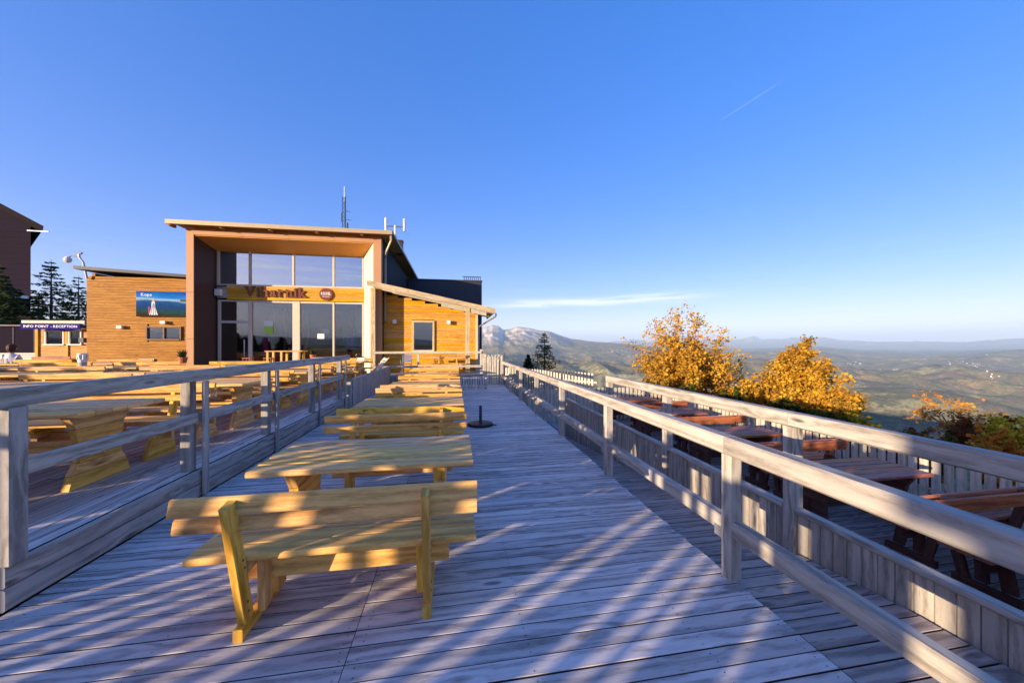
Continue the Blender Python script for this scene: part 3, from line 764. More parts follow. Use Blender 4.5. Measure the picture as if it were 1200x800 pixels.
# lower terrace: red-brown sets
rb, rbu = make_bench('red', 'red', L=1.75, wide_back=True, dark='dark'), [False]
rt, rtu = make_table('dark', 'red', L=1.75, Wd=.72, n=5, dark='dark'), [False]
gB3, gT3 = 'red-brown benches on the lower terrace', 'red-brown tables on the lower terrace'
w4 = ['at the right picture edge', 'nearest one fully in view', 'second one fully in view', 'third one fully in view', 'farthest one by the end fence']
for i in range(5):
    yc = 1.88+2.06*i
    if yc > 10.2: break
    o = put(rt, rtu, 5.3, yc, LT); tag(o, 'red-brown table on the lower right terrace, ' + w4[i], 'table', gT3)
    o = put(rb, rbu, 5.75 if i else 5.8, yc-.98, LT); tag(o, 'red-brown bench before the lower terrace table, %s' % w4[i], 'bench', gB3)
    o = put(rb, rbu, 5.72, yc+.98, LT, PI); tag(o, 'red-brown bench beyond the lower terrace table, %s' % w4[i], 'bench', gB3)

# parasol base on the walkway
pbz = empty('parasol_base', (.53, 7.17, 0), label='dark round parasol base with a short upright tube on the open walkway', cat='parasol base')
mb = MB(); mb.tube([(0,0,.001),(0,0,.02),(0,0,.05),(0,0,.06)], [.26,.27,.24,.06], 20); mb.build('base_disc', 'black', pbz)
mb = MB(); mb.tube([(0,0,.04),(0,0,.40)], .03, 12); mb.build('tube', 'darkmetal', pbz)
mb = MB(); mb.tube([(.16,-.14,.045),(.3,-.25,.05)], .012, 6); mb.build('handle', 'darkmetal', pbz)

# ================================================================== MAIN BUILDING
bd = empty('restaurant_building', (-7, 17, PT), label='tall restaurant building with a deep brown frame around its glass front', cat='building')
def BX(name, mat, x0, x1, y0, y1, z0, z1, parent=bd, grain='x', c=.004, root=None):
    root = root or parent
    while root.parent: root = root.parent
    mb = MB(); L_ = root.location
    mb.box(x0-L_.x, x1-L_.x, y0-L_.y, y1-L_.y, z0-L_.z, z1-L_.z, grain, c)
    o = mb.build(name, mat, parent if parent is not root else root)
    return o
FY = 17.0; GY = 18.5
# left pillar clad in copper brown on the front, dark brown inside, panel joints real
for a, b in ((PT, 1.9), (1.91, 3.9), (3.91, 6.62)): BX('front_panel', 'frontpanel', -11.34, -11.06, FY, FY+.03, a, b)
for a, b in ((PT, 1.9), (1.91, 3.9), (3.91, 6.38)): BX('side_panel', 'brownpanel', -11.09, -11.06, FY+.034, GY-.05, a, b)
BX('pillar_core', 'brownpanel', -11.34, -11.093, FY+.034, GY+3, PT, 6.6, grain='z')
# beam over the recess: four panels
bx = [-11.06, -9.2, -7.3, -5.4, -3.7]
for a, b in zip(bx[:-1], bx[1:]):
    BX('front_panel', 'frontpanel', a+.004, b-.004, FY, FY+.03, 6.39, 6.62)
    m_ = MB(); L_ = bd.location
    z0, z1 = 6.36, 6.07
    i0 = len(m_.v)
    m_.box(a+.004, b-.004, FY+.034, GY, 0, .03, 'x')
    for q in range(len(m_.v)):
        v = m_.v[q]; zz = z0+(z1-z0)*(v[1]-FY)/(GY-FY); m_.v[q] = (v[0]-L_.x, v[1]-L_.y, v[2]+zz-L_.z)
    m_.build('soffit_panel', 'soffit', bd)
# right pillar: front face and the splayed cream wall behind it
BX('pillar_core', 'frontpanel', -3.7, -3.36, FY, FY+.3, PT, 6.62, grain='z')
m_ = MB(); m_.prism([(-4.52, GY+.02), (-3.72, FY+.02), (-3.50, FY+.3), (-3.5, GY+.1)], 'z', PT, 6.36)
for q in range(len(m_.v)): v = m_.v[q]; m_.v[q] = (v[0]+7, v[1]-17, v[2]-PT)
m_.build('splayed_wall', 'cream', bd)
# side wall to the rear, dark corrugated metal, ribs real
BX('side_wall', 'darkmetal', -3.5, -3.40, FY+.31, 30, PT, 6.755, grain='z')
mb = MB()
yy = FY+.5
while yy < 29.9: mb.box(3.6, 3.63, yy-17, yy-17+.05, 2, 6.35, 'z', c=.008); yy += .2
tag(mb.build('wall_rib', 'darkmetal', bd), kind='stuff')
BX('rear_wall', 'darkmetal', -11.3, -3.5, 29.9, 30, PT, 6.7, grain='z')
BX('left_wall', 'brownpanel', -11.34, -11.25, 21.51, 29.9, PT, 6.6, grain='z')
# roof: slab, flashing, rafters' soffit
rf = BX('roof', 'darkmetal', -11.78, -2.82, 16.6, 30.5, 6.80, 6.84)
BX('fascia', 'roofedge', -11.82, -2.80, 16.55, 16.598, 6.68, 6.86, parent=rf)
BX('fascia', 'roofedge', -2.818, -2.77, 16.6, 30.5, 6.72, 6.86, parent=rf)
BX('underside', 'soffit', -11.7, -2.85, 16.65, 30.4, 6.76, 6.797, parent=rf)
k = 0; xx = -11.8
while xx < -2.9:
    BX('rafter', 'larch_dull', xx, xx+.1, 16.66, 17.0, 6.63, 6.758, parent=rf, grain='y'); xx += 1.9
BX('front_beam', 'soffit', -11.3, -3.4, FY+.06, FY+.25, 6.622, 6.758, parent=rf)
for xx in np.arange(-11.6, -2.9, 1.15):                                           # snow guards
    BX('snow_guard', 'metal', xx, xx+.12, 16.75, 16.79, 6.842, 6.91, parent=rf)
BX('gutter_pipe', 'roofedge', -2.92, -2.84, 16.66, 16.74, 6.4, 6.757, parent=rf, grain='z')
mb = MB(); mb.tube([(4.12,-.3,6.12),(3.9,-.1,5.7),(3.75,.38,5.5),(3.75,.38,2.5)], .05, 8); mb.build('downpipe', 'roofedge', bd, smooth=True)
# glass front
mx = [-11.0, -9.65, -7.74, -5.91, -4.52]
for k, (a, b) in enumerate(zip(mx[:-1], mx[1:])):
    w = BX('window', 'frame', a-.04, a+.05, GY-.06, GY+.05, 4.46, 6.08, grain='z')
    BX('sill', 'frame', a+.052, b-.042, GY-.06, GY+.05, 4.46, 4.53, parent=w)
    BX('pane', 'glass_up', a+.052, b-.042, GY, GY+.012, 4.532, 6.07, parent=w)
BX('window_post', 'frame', -4.56, -4.50, GY-.06, GY+.05, PT, 6.08, grain='z')
lx = [-11.0, -9.58, -7.74, -7.45, -5.91, -4.56]
w = BX('door', 'frame', -11.0, -10.9, GY-.06, GY+.05, PT, 3.78, grain='z')
BX('door_frame', 'frame', -9.70, -9.56, GY-.07, GY+.05, PT, 3.78, parent=w, grain='z')
BX('door_frame', 'frame', -10.897, -9.703, GY-.06, GY+.05, 2.68, 2.80, parent=w)
BX('door_frame', 'frame', -10.897, -9.703, GY-.06, GY+.05, 3.70, 3.78, parent=w)
BX('pane', 'glass', -10.897, -9.703, GY, GY+.012, 2.802, 3.698, parent=w)
BX('pane', 'glass', -10.897, -9.703, GY, GY+.012, .9, 2.678, parent=w)
BX('door_panel', 'frame', -10.897, -9.703, GY-.03, GY+.03, PT, .897, parent=w)
BX('handle', 'metal', -9.86, -9.82, GY-.13, GY-.10, 1.1, 1.9, parent=w, grain='z')
for a, b in ((-9.558, -7.76), (-7.43, -5.94), (-5.86, -4.562)):
    w = BX('window', 'frame', a, b, GY-.06, GY+.05, 3.68, 3.78)
    BX('pane', 'glass', a, b, GY, GY+.012, PT+.1, 3.678, parent=w)
    BX('sill', 'frame', a, b, GY-.06, GY+.05, PT, PT+.098, parent=w)
BX('window_post', 'frame', -7.757, -7.433, GY-.08, GY+.05, PT, 3.78, grain='z')
BX('window_post', 'frame', -5.937, -5.863, GY-.08, GY+.05, PT, 3.78, grain='z')
# larch band between the storeys, board on board
for k in range(5):
    z0 = 3.79+k*.132
    BX('band_board', 'larch', -10.55, -4.0 if k > 0 else -4.1, GY-.16-.004*k, GY-.125, z0, z0+.127)
BX('band_end', 'metal', -11.0, -10.56, GY-.12, GY-.08, 3.85, 4.4)
# dim room behind the glass
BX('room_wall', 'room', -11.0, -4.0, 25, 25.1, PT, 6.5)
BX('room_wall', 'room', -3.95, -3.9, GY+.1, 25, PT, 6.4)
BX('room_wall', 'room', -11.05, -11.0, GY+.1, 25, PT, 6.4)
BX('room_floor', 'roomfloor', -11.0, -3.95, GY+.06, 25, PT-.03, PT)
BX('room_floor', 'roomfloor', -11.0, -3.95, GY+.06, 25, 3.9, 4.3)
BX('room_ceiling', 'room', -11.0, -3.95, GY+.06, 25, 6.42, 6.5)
for k in range(4):
    BX('interior_post', 'larch_dull', -10.4+k*.5, -10.25+k*.5, 22+k*.3, 22.15+k*.3, PT, 3.8, grain='z')
BX('counter', 'larch_dull', -8.8, -6.4, 22, 22.6, PT, 1.35)
BX('interior_partition', 'cream', -5.75, -4.2, 21.5, 21.6, 1.5, 3.8)
mb = MB(); mb.tube([(1.2,4.2,1.1),(1.2,4.2,1.9)], [.35,.35], 12); mb.tube([(1.2,4.2,1.9),(1.2,4.2,3.5)], .08, 8); mb.build('stove', 'plasticblue', bd)
for q_, xx in enumerate((-8.3, -6.9, -5.2)):
    BX('interior_table', 'pine', xx-.4, xx+.4, 19.9+.3*q_, 20.6+.3*q_, PT+.72, PT+.76)
    BX('interior_table_leg', 'pine', xx-.04, xx+.04, 20.2+.3*q_, 20.28+.3*q_, PT, PT+.718, grain='z')
    BX('pendant_lamp', 'white', xx-.14, xx+.14, 20.1+.3*q_, 20.38+.3*q_, 2.3, 2.5)
    BX('interior_picture', 'cream', xx-.5, xx+.3, 24.9, 24.95, 1.9, 2.8)
# notices stuck on the glass
BX('notice', 'white', -9.02, -8.64, GY-.02, GY-.012, 2.55, 2.8)
M['noticegreen'] = plain('green_poster', (.35,.6,.08), .6, 0, .05)
BX('notice', 'noticegreen', -9.02, -8.64, GY-.02, GY-.012, 2.2, 2.548)
BX('notice', 'white', -6.66, -6.34, GY-.02, GY-.012, 1.95, 2.2)
M['magenta'] = plain('magenta_cloth', (.35,.03,.12), .7)
BX('curtain', 'magenta', -9.3, -9.05, GY+.4, GY+.45, .4, 2.1, grain='z')

# antennas on the roof
def mast(x, y, z0, z1, name, label, w=.11):
    r = empty(name, (x, y, z0), label=label, cat='antenna'); h = z1-z0
    mb = MB()
    for a, b in ((-1,-1),(1,-1),(0,1)): mb.tube([(a*w, b*w, 0), (a*w, b*w, h)], .022, 5)
    n = int(h/.3)
    for k in range(n):
        z = h*k/n; z2 = h*(k+1)/n
        mb.tube([(-w,-w,z),(w,-w,z2)], .012, 4); mb.tube([(w,-w,z),(0,w,z2)], .012, 4); mb.tube([(0,w,z),(-w,-w,z2)], .012, 4)
    mb.build('lattice_mast', 'darkmetal', r)
    return r, h
ms, h_ = mast(-7.6, 26, 6.84, 12.0, 'lattice_mast', 'tall thin lattice antenna mast with small arms above the roof')
for k, (z, l) in enumerate(((1.0, .9), (1.7, .35), (2.5, .4), (3.0, .45), (3.6, .4), (4.2, .35))):
    mb = MB(); mb.tube([(.1,0,z),(l,0,z-.05)], .02, 5); mb.build('arm', 'darkmetal', ms)
for z, dx in ((3.0, .22), (3.7, -.16)):
    mb = MB(); mb.box(dx-.035, dx+.035, -.06, 0, z-.3, z+.35, 'z'); mb.build('panel_antenna', 'darkmetal', ms)
mb = MB(); mb.tube([(0,0,4.9),(0,0,5.9)], .03, 6); mb.build('whip', 'white', ms)
an = empty('roof_antenna', (-6.45, 26, 6.84), label='small white pair of upright antennas on the roof edge', cat='antenna')
mb = MB(); mb.tube([(0,0,0),(0,0,1.1)], .06, 8); mb.build('stem', 'white', an)
for dx, z0, z1 in ((-.22, .7, 1.5), (.18, .6, 1.9)):
    mb = MB(); mb.tube([(dx,0,z0),(dx,0,z1)], .09, 8); mb.tube([(0,0,z0+.1),(dx,0,z0+.15)], .03, 5); mb.build('panel', 'white', an)
an = empty('roof_antenna', (-3.3, 20.5, 6.84), label='white T-shaped mast with two upright panels at the roof corner', cat='antenna')
mb = MB(); mb.tube([(0,0,0),(0,0,1.55)], .06, 8); mb.build('stem', 'white', an)
mb = MB(); mb.tube([(-.5,0,1.5),(.5,0,1.5)], .04, 6); mb.build('crossbar', 'metal', an)
for dx in (-.5, .5):
    mb = MB(); mb.tube([(dx,0,1.25),(dx,0,1.95)], .07, 8); mb.build('panel', 'white', an)
ch = empty('chimney', (-3.15, 20.4, 6.84), label='small square brown chimney box on the right roof edge below the T-shaped mast', cat='chimney')
mb = MB(); mb.box(-.1,.28,-.2,.2,-.1,.62,'z'); mb.build('box', 'brownpanel', ch); mb = MB(); mb.box(-.13,.31,-.23,.23,.621,.66,'x'); mb.build('cap', 'darkmetal', ch)

# main sign
sg = empty('wooden_sign', (-8.0, GY-.19, 4.15), label='brown raised letters reading Viharnik on the larch band', cat='sign')
def text_mesh(s, size, ext, mat, name, parent, mat4, offset=0.0, align='LEFT', spacing=1.0):
    cu = bpy.data.curves.new(name, 'FONT'); cu.body = s; cu.size = size; cu.extrude = ext; cu.offset = offset
    cu.align_x = align; cu.space_character = spacing; cu.resolution_u = 3
    tmp = bpy.data.objects.new('tmp', cu); C.objects.link(tmp)
    bpy.context.view_layer.update()
    dg = bpy.context.evaluated_depsgraph_get()
    me = bpy.data.meshes.new_from_object(tmp.evaluated_get(dg)); C.objects.unlink(tmp); bpy.data.objects.remove(tmp)
    me.materials.clear(); me.materials.append(M[mat])
    return link(name, me, parent, mat4)
def letters(txt, size, ext, mat, parent, x0, width, y, z, offset=0.0, gap=.12, serif=0.0, center=False):
    """one mesh per character, fitted to the given width; optional slab serifs"""
    obs = []; xs = 0.0
    for ch in txt:
        if ch == ' ': xs += size*.30; continue
        o = text_mesh(ch, size, ext, mat, 'letter', parent, Matrix.Identity(4), offset)
        vx = [v.co.x for v in o.data.vertices]; a, b = min(vx), max(vx)
        obs.append((o, ch, xs-a, b-a)); xs += (b-a)+size*gap
    k = width/(xs-size*gap)
    for o, ch, off, w in obs:
        me = o.data
        if serif:
            bm = bmesh.new(); bm.from_mesh(me); left = min(v.co.x for v in bm.verts); zt = max(v.co.y for v in bm.verts); st = size*.13
            def bar(x0_, x1_, z0_, z1_):
                r_ = bmesh.ops.create_cube(bm, size=1)
                for v in r_['verts']: v.co = Vector(((x0_+x1_)/2+v.co.x*(x1_-x0_), (z0_+z1_)/2+v.co.y*(z1_-z0_), v.co.z*(2*ext+.004)))
            e_ = size*.045; h_ = size*.075
            if ch in 'ihrnk': bar(left-e_, left+st+e_, -.002, h_)
            if ch in 'hnk': bar(left+w-st-e_, left+w+e_, -.002, h_)
            if ch == 'V': bar(left-e_, left+st*1.9, zt-h_, zt+.002); bar(left+w-st*1.9, left+w+e_, zt-h_, zt+.002)
            if ch in 'irn': bar(left-e_, left+st*.6, size*.46, size*.46+h_)
            if ch in 'hk': bar(left-e_, left+st*.6, zt-h_, zt)
            bm.to_mesh(me); bm.free()
        o.matrix_local = Matrix.Translation((x0+off*k, y, z)) @ Matrix.Rotation(PI/2, 4, 'X') @ Matrix.Diagonal((k, 1, 1, 1))
letters('Viharnik', .66, .02, 'signbrown', sg, -1.77, 2.68, -.025, -.20, offset=.017, gap=.15, serif=1.0)
lg = empty('round_sign', (-6.19, GY-.185, 4.12), label='round brown sign with small white letters right of the wooden lettering', cat='sign')
mb = MB(); mb.tube([(0,0,0),(0,-.05,0)], [.30,.30], 28); mb.build('disc', 'signbrown', lg)
letters('ROXEL', .19, .004, 'letterwhite', lg, -.22, .44, -.056, -.03, .005)
for q_ in range(6):
    mb = MB(); mb.box(-.16+q_*.057, -.125+q_*.057, -.056, -.052, -.13, -.10, 'x'); mb.build('small_mark', 'letterwhite', lg)

# block with vertical metal cladding behind
bk = empty('metal_clad_block', (-1, 26, 0), label='dark blue-grey block with vertical metal cladding behind the right side of the restaurant', cat='building')
mb = MB(); mb.box(-2.3, 3.0, 0, 6, 0, 6.35, 'z'); mb.build('wall', 'darkmetal', bk)
mb = MB()
xx = -2.25
while xx < 2.95: mb.box(xx, xx+.06, -.03, 0, 0, 6.3, 'z', c=.008); xx += .22
yy = .1
while yy < 6: mb.box(3.0, 3.03, yy, yy+.06, 0, 6.3, 'z', c=.008); yy += .22
tag(mb.build('wall_rib', 'darkmetal', bk), kind='stuff')
mb = MB(); mb.box(-2.35, 3.06, -.06, 6.05, 6.36, 6.44, 'x'); mb.build('parapet_cap', 'darkmetal', bk)
for k in range(9):
    mb = MB(); mb.box(1.7+k*.15, 1.75+k*.15, .2, .24, 6.44, 6.72, 'z'); mb.build('railing_bar', 'darkmetal', bk)
mb = MB(); mb.box(1.6, 3.0, .18, .26, 6.721, 6.76, 'x'); mb.build('railing_bar', 'darkmetal', bk)

# ================================================================== ANNEX WITH PORCH
ax = empty('annex', (-1, 17.5, 0), label='small larch-clad annex with a sloping lean-to roof on posts at the end of the walkway', cat='building')
AP = .33
def roof_z(x): return 4.50+(3.33-4.50)*(x+3.83)/(1.90+3.83)
k = 0; z = AP
while z < 4.2:                                                            # every weatherboard
    x1 = 1.08
    if z > roof_z(1.08)-.35: x1 = -3.83+(z+.35-4.50)/(3.33-4.50)*(1.90+3.83)
    if x1 < -3.3: break
    seg = [(-3.35, x1)]
    if 1.32 < z+.13 and z < 2.82: seg = [(-3.35, -2.03), (-.96, x1)]
    for a, b in seg:
        if b-a > .1:
            o = board('weatherboard', (a+1, 0, z+.065), (b+1, 0, z+.065), .14, .02, 'larch', ax, side=(0,.12,1), c=.004)
    z += .128
BX('wall_core', 'larch_dull', -3.35, -2.0, 17.53, 17.7, AP, 3.85, parent=ax, grain='z')
BX('wall_core', 'larch_dull', -.98, 1.05, 17.53, 17.7, AP, 3.2, parent=ax, grain='z')
BX('wall_core', 'larch_dull', -1.999, -.981, 17.53, 17.7, AP, 1.38, parent=ax, grain='z')
BX('wall_core', 'larch_dull', -1.999, -.981, 17.53, 17.7, 2.82, 3.5, parent=ax, grain='z')
BX('side_wall', 'darkmetal', 1.055, 1.12, 17.6, 25.9, AP, 3.35, parent=ax, grain='z')
BX('corner_board', 'frame', 1.06, 1.16, 17.42, 17.52, AP, 3.4, parent=ax, grain='z')
w = BX('window', 'fascia', -2.03, -1.93, 17.42, 17.53, 1.34, 2.84, parent=ax, grain='z')
BX('frame', 'fascia', -1.06, -.96, 17.42, 17.53, 1.34, 2.84, parent=w, grain='z')
BX('frame', 'fascia', -1.928, -1.062, 17.42, 17.53, 2.74, 2.84, parent=w)
BX('sill', 'white', -2.0, -.98, 17.36, 17.418, 1.30, 1.36, parent=w)
BX('frame', 'fascia', -1.928, -1.062, 17.42, 17.53, 1.34, 1.41, parent=w)
BX('pane', 'glass', -1.928, -1.062, 17.47, 17.48, 1.412, 2.738, parent=w)
BX('room', 'room', -3, 1, 18.6, 18.7, AP, 3.3, parent=ax)
BX('porch_floor', 'deck_old', -3.3, 1.25, 15.5, 16.4, AP-.06, AP, parent=ax)
BX('porch_floor', 'deck_old', -3.3, .45, 16.405, 17.45, AP-.06, AP, parent=ax)
# roof following the slope
def slope_box(name, mat, x0, x1, y0, y1, dz0, dz1, parent):
    m_ = MB(); m_.box(x0, x1, y0, y1, dz0, dz1, 'y' if y1-y0 > x1-x0 else 'x')
    for q in range(len(m_.v)): v = m_.v[q]; m_.v[q] = (v[0]+1, v[1]-17.5, v[2]+roof_z(v[0]))
    return m_.build(name, mat, parent)
rf = slope_box('roof', 'metal', -3.79, 1.87, 16.34, 20.5, -.045, 0, ax)
slope_box('fascia', 'fascia', -3.83, 1.90, 16.28, 16.338, -.20, .03, rf)
slope_box('fascia', 'fascia', 1.872, 1.91, 16.34, 20.5, -.16, .03, rf)
slope_box('underside', 'larch', -3.33, 1.86, 16.4, 20.4, -.065, -.047, rf)
xx = -3.2
while xx < 1.8:
    pass; xx += 10
for yy in (16.36, 16.8, 17.2): slope_box('rafter', 'whitewood', -3.30, 1.84, yy, yy+.08, -.21, -.067, rf)
mb = MB(); mb.tube([(2.93,-1.2,3.12),(2.93,-1.1,3.0),(2.2,.0,2.55),(2.2,.1,.4)], .045, 8); mb.build('downpipe', 'metal', ax, smooth=True)
BX('beam', 'fence', -3.5, 1.45, 16.02, 16.14, 2.96, 3.08, parent=ax).hide_render = False
# porch posts
BX('post', 'fascia', -3.80, -3.58, 16.78, 16.97, PT, 4.27, parent=ax, grain='z')
BX('post', 'fascia', .52, .72, 16.43, 16.61, .1, 3.38, parent=ax, grain='z')
BX('post_shoe', 'metal', .50, .74, 16.41, 16.63, 0, .1, parent=ax, grain='z')
BX('post', 'fascia', 1.18, 1.32, 14.55, 14.67, 0, 1.28, parent=ax, grain='z')
for obj in [o for o in ax.children if o.name.startswith('beam')]:
    bpy.data.objects.remove(obj)
slope_box('beam', 'fence', -.6, 1.5, 16.46, 16.54, -.40, -.212, rf)
# wall lamps on the annex
for i, xx in enumerate((-2.82, -.27)):
    o = empty('wall_lamp', (xx, 17.44, 2.74), label=['white box lamp on the annex wall left of its window', 'white box lamp on the annex wall right of its window'][i], cat='wall lamp', group='wall lamps on the annex')
    mb = MB(); mb.box(-.09,.09,-.14,-.03,-.07,.11,'z',c=.01); mb.build('housing','white',o); mb = MB(); mb.box(-.05,.05,-.03,0,-.04,.06,'z'); mb.build('bracket','metal',o)
lo = empty('wall_lamp', (-10.9, GY-.1, 4.1), label='white box lamp at the left end of the larch band inside the brown frame', cat='wall lamp')
mb = MB(); mb.box(-.1,.15,-.2,-.03,-.15,.15,'z',c=.01); mb.build('housing','white',lo); mb = MB(); mb.box(-.05,.05,-.03,0,-.04,.06,'z'); mb.build('bracket','metal',lo)
# porch railing
pr_ = empty('porch_railing', (-1, 15.6, AP), label='pale two-rail porch railing in front of the annex window', cat='railing')
for a, b in ((-3.4, 1.2),):
    for z_ in (1.32, .70): board('rail', (a+1, 0, z_-AP), (b+1, 0, z_-AP), .1, .05, 'fence', pr_, side=(0,0,1))
for xx in (-1.55,): board('post', (xx+1, .06, 0), (xx+1, .06, 1.0), .09, .09, 'fence', pr_, side=(1,0,0))
board('post', (2.2, .06, 0), (2.2, .06, 1.12), .13, .1, 'fence', pr_, side=(1,0,0))

# ================================================================== CHAIRS AND SMALL FURNITURE NEAR THE BUILDING
def make_chair(mat, frame):
    r = empty('chair')
    for sx in (-1, 1):
        for sy in (-1, 1):
            mb = MB(); mb.tube([(sx*.21, sy*.2, 0), (sx*.19, sy*.18, .44)], .013, 6); mb.build('leg', frame, r)
        mb = MB(); mb.tube([(sx*.2, -.2, .44), (sx*.2, -.27, .86)], .013, 6); mb.build('back_frame', frame, r)
        mb = MB(); mb.tube([(sx*.22,-.2,.64),(sx*.24,.15,.64),(sx*.22,.19,.44)], .013, 6); mb.build('armrest', frame, r)
    mb = MB(); mb.box(-.22,.22,-.2,.22,.44,.46,'x',c=.008); mb.build('seat', mat, r)
    for k in range(4):
        mb = MB(); mb.box(-.2,.2,-.225-.02*k,-.21-.02*k,.55+.085*k,.60+.085*k,'x'); mb.build('back_slat', mat, r)
    return r
chp, chu = make_chair('white', 'metal'), [False]
chairs = [(-3.75, 14.1, PT, 2.4, 'white metal armchair standing just left of the annex post'), (-4.35, 14.5, PT, -.6, 'white metal armchair beside the splayed cream wall'), (-4.7, 13.2, PT, 1.2, 'white metal armchair left of the pair by the annex post'),
          (-5.6, 15.6, PT, .4, 'white metal chair in front of the right-hand glass pane')]
for x_, y_, z_, a_, lab in chairs:
    tag(put(chp, chu, x_, y_, z_, a_), lab, 'chair', 'white chairs by the glass front')
chq, cqu = make_chair('plasticblue', 'plasticblue'), [False]
tag(put(chq, cqu, -2.15, 16.4, AP, PI), 'grey-blue plastic chair on the porch left of the window', 'chair')
chr_, cru = make_chair('pine', 'pine'), [False]
for x_, a_, lab in ((-.9, 1.6, 'wooden porch chair at the left end of the porch table'), (.35, -1.6, 'wooden porch chair behind the right porch post')):
    tag(put(chr_, cru, x_, 16.5, AP, a_), lab, 'chair', 'wooden chairs on the porch')
tb = make_table(L=1.3, Wd=.7, n=4); tb.location = (-.3, 16.6, AP); tag(tb, 'wooden table under the annex window on the porch', 'table')
# stand-up bar table by the glass
st = empty('bar_table', (-7.35, 16.9, PT), label='high pine bar table with open square legs in front of the glass', cat='table')
for k in range(3):
    mb = MB(); mb.box(-.75, .75, -.3+.2*k, -.105+.2*k, 1.06, 1.10, 'x'); mb.build('top_plank', 'pine', st)
for xx in (-.65, -.1, .6):
    for yy in (-.25, .25):
        mb = MB(); mb.box(xx-.04, xx+.04, yy-.035, yy+.035, 0, 1.058, 'z'); mb.build('leg', 'pine', st)
    mb = MB(); mb.box(xx-.03, xx+.03, -.21, .21, .2, .27, 'y'); mb.build('stretcher', 'pine', st)
for i_, dx in enumerate((-.5, .35)):
    o = empty('bar_stool', (-7.35+dx-1.2, 17.2, PT), label='%s bar stool left of the high pine table' % ['farther', 'nearer'][i_], cat='stool', group='stools by the bar table')
    mb = MB(); mb.box(-.17,.17,-.17,.17,.75,.79,'x',c=.01); mb.build('seat','red',o)
    for sx in (-1,1):
        for sy in (-1,1): mb = MB(); mb.tube([(sx*.18,sy*.18,0),(sx*.13,sy*.13,.75)],.018,6); mb.build('leg','red',o)
# tilted folding board near fence end
ds = empty('deck_chair', (-3.05, 14.7, PT), .5, label='folded-out white deck chair leaning back behind the end of the board fence', cat='deck chair')
mb = MB(); mb.prism([(-.28,.02),(-.25,0),(.35,.78),(.32,.82)], 'y', -.25, .25); mb.build('canvas', 'whitewood', ds)
for sy in (-.28, .28):
    mb = MB(); mb.tube([(-.35,sy,0),(.38,sy,.85)], .02, 6); mb.build('frame_bar', 'pine', ds)
    mb = MB(); mb.tube([(.35,sy,0),(-.05,sy,.38)], .02, 6); mb.build('frame_bar', 'pine', ds)
# small potted plant at table, pots
for x_, y_, z_, lab in ((-5.9, 15.9, PT+.75, 'tiny potted plant on a table in front of the dark glass'), (-9.0, 13.35, PT+.75, 'terracotta flower pot by the left foot of the brown frame')):
    o = empty('flower_pot', (x_, y_, z_), label=lab, cat='flower pot')
    mb = MB(); mb.tube([(0,0,0),(0,0,.2)], [.09,.13], 12); mb.build('pot', 'terracotta', o)
    mb = MB()
    for k in range(40):
        a = rng.uniform(0, 2*PI); l = rng.uniform(.08,.2); h = rng.uniform(.05,.28)
        p = Vector((math.cos(a)*l*.3, math.sin(a)*l*.3, .18)); q = Vector((math.cos(a)*l, math.sin(a)*l, .2+h)); s2 = Vector((-math.sin(a),math.cos(a),0))*.03
        mb.poly([p, (p+q)/2+s2, q, (p+q)/2-s2], [(0,0)]*4)
    me = mb.mesh('leaves', 'leaf_green'); me.color_attributes.new('tone','FLOAT_COLOR','CORNER'); link('leaves', me, o)
bol = empty('bollard_light', (-10.64, 12, PT), label='grey round bollard lantern rising among the tables before the plain wooden building', cat='bollard lamp')
mb = MB(); mb.tube([(0,0,0),(0,0,.86)], .085, 16); mb.build('column', 'concrete', bol, smooth=True)
mb = MB(); mb.tube([(0,0,.86),(0,0,.92),(0,0,.93),(0,0,1.08),(0,0,1.12)], [.09,.10,.085,.10,.11], 16); mb.build('lantern', 'white', bol)
for k in range(8):
    a = k*PI/4; mb = MB(); mb.box(-.007,.007,-.007,.007,.93,1.08,'z'); mb.build('lantern_bar','metal',bol,mat4=Matrix.Translation((math.cos(a)*.102, math.sin(a)*.102, 0)))

# ================================================================== PLAIN WOODEN BUILDING ON THE LEFT
lb = empty('wooden_building', (-14, 18.5, 0), label='plain larch-clad building with a low sloping roof left of the restaurant', cat='building')
def lz(x): return 5.03+(4.80-5.03)*(x+16.24)/(3.9)
mb = MB(); z = .25; zz = 0
while z < 5.05:
    z1 = z+.118
    y0 = rng.uniform(-.004, .004)
    pts = [(-2.24, z), (2.7, z), (2.7, min(z1, lz(-11.3))), (-2.24, min(z1, lz(-16.24)))]
    segs = [(-2.24, 2.7)]
    if z1 > 1.88 and z < 2.5: segs = [(-2.24, .10), (1.50, 2.7)]
    for a, b in segs:
        if z1 < 4.75: mb.box(a, b, y0-.012, y0+.02, z, z1-.008, 'x', c=.003)
    z = z1
o = mb.build('weatherboards', 'larch_dull', lb); tag(o, kind='stuff')
BX('wall', 'larch_dull', -16.24, -11.36, 18.522, 18.7, .1, 4.72, parent=lb)
BX('side_wall', 'larch_dull', -16.24, -16.1, 18.7, 26, .1, 4.9, parent=lb, grain='y')
m_ = MB(); m_.prism([(-2.45,4.98),(2.7,4.70),(2.7,4.82),(-2.45,5.12)], 'y', -.35, 8); m_.build('roof', 'darkmetal', lb)
w = BX('window', 'framedark', -13.92, -13.86, 18.42, 18.52, 1.86, 2.50, parent=lb, grain='z')
BX('frame', 'framedark', -12.56, -12.50, 18.42, 18.52, 1.86, 2.50, parent=w, grain='z')
BX('frame', 'framedark', -13.858, -12.562, 18.42, 18.52, 2.44, 2.50, parent=w)
BX('sill', 'framedark', -13.858, -12.562, 18.40, 18.52, 1.86, 1.93, parent=w)
BX('mullion', 'framedark', -13.24, -13.18, 18.43, 18.52, 1.932, 2.438, parent=w, grain='z')
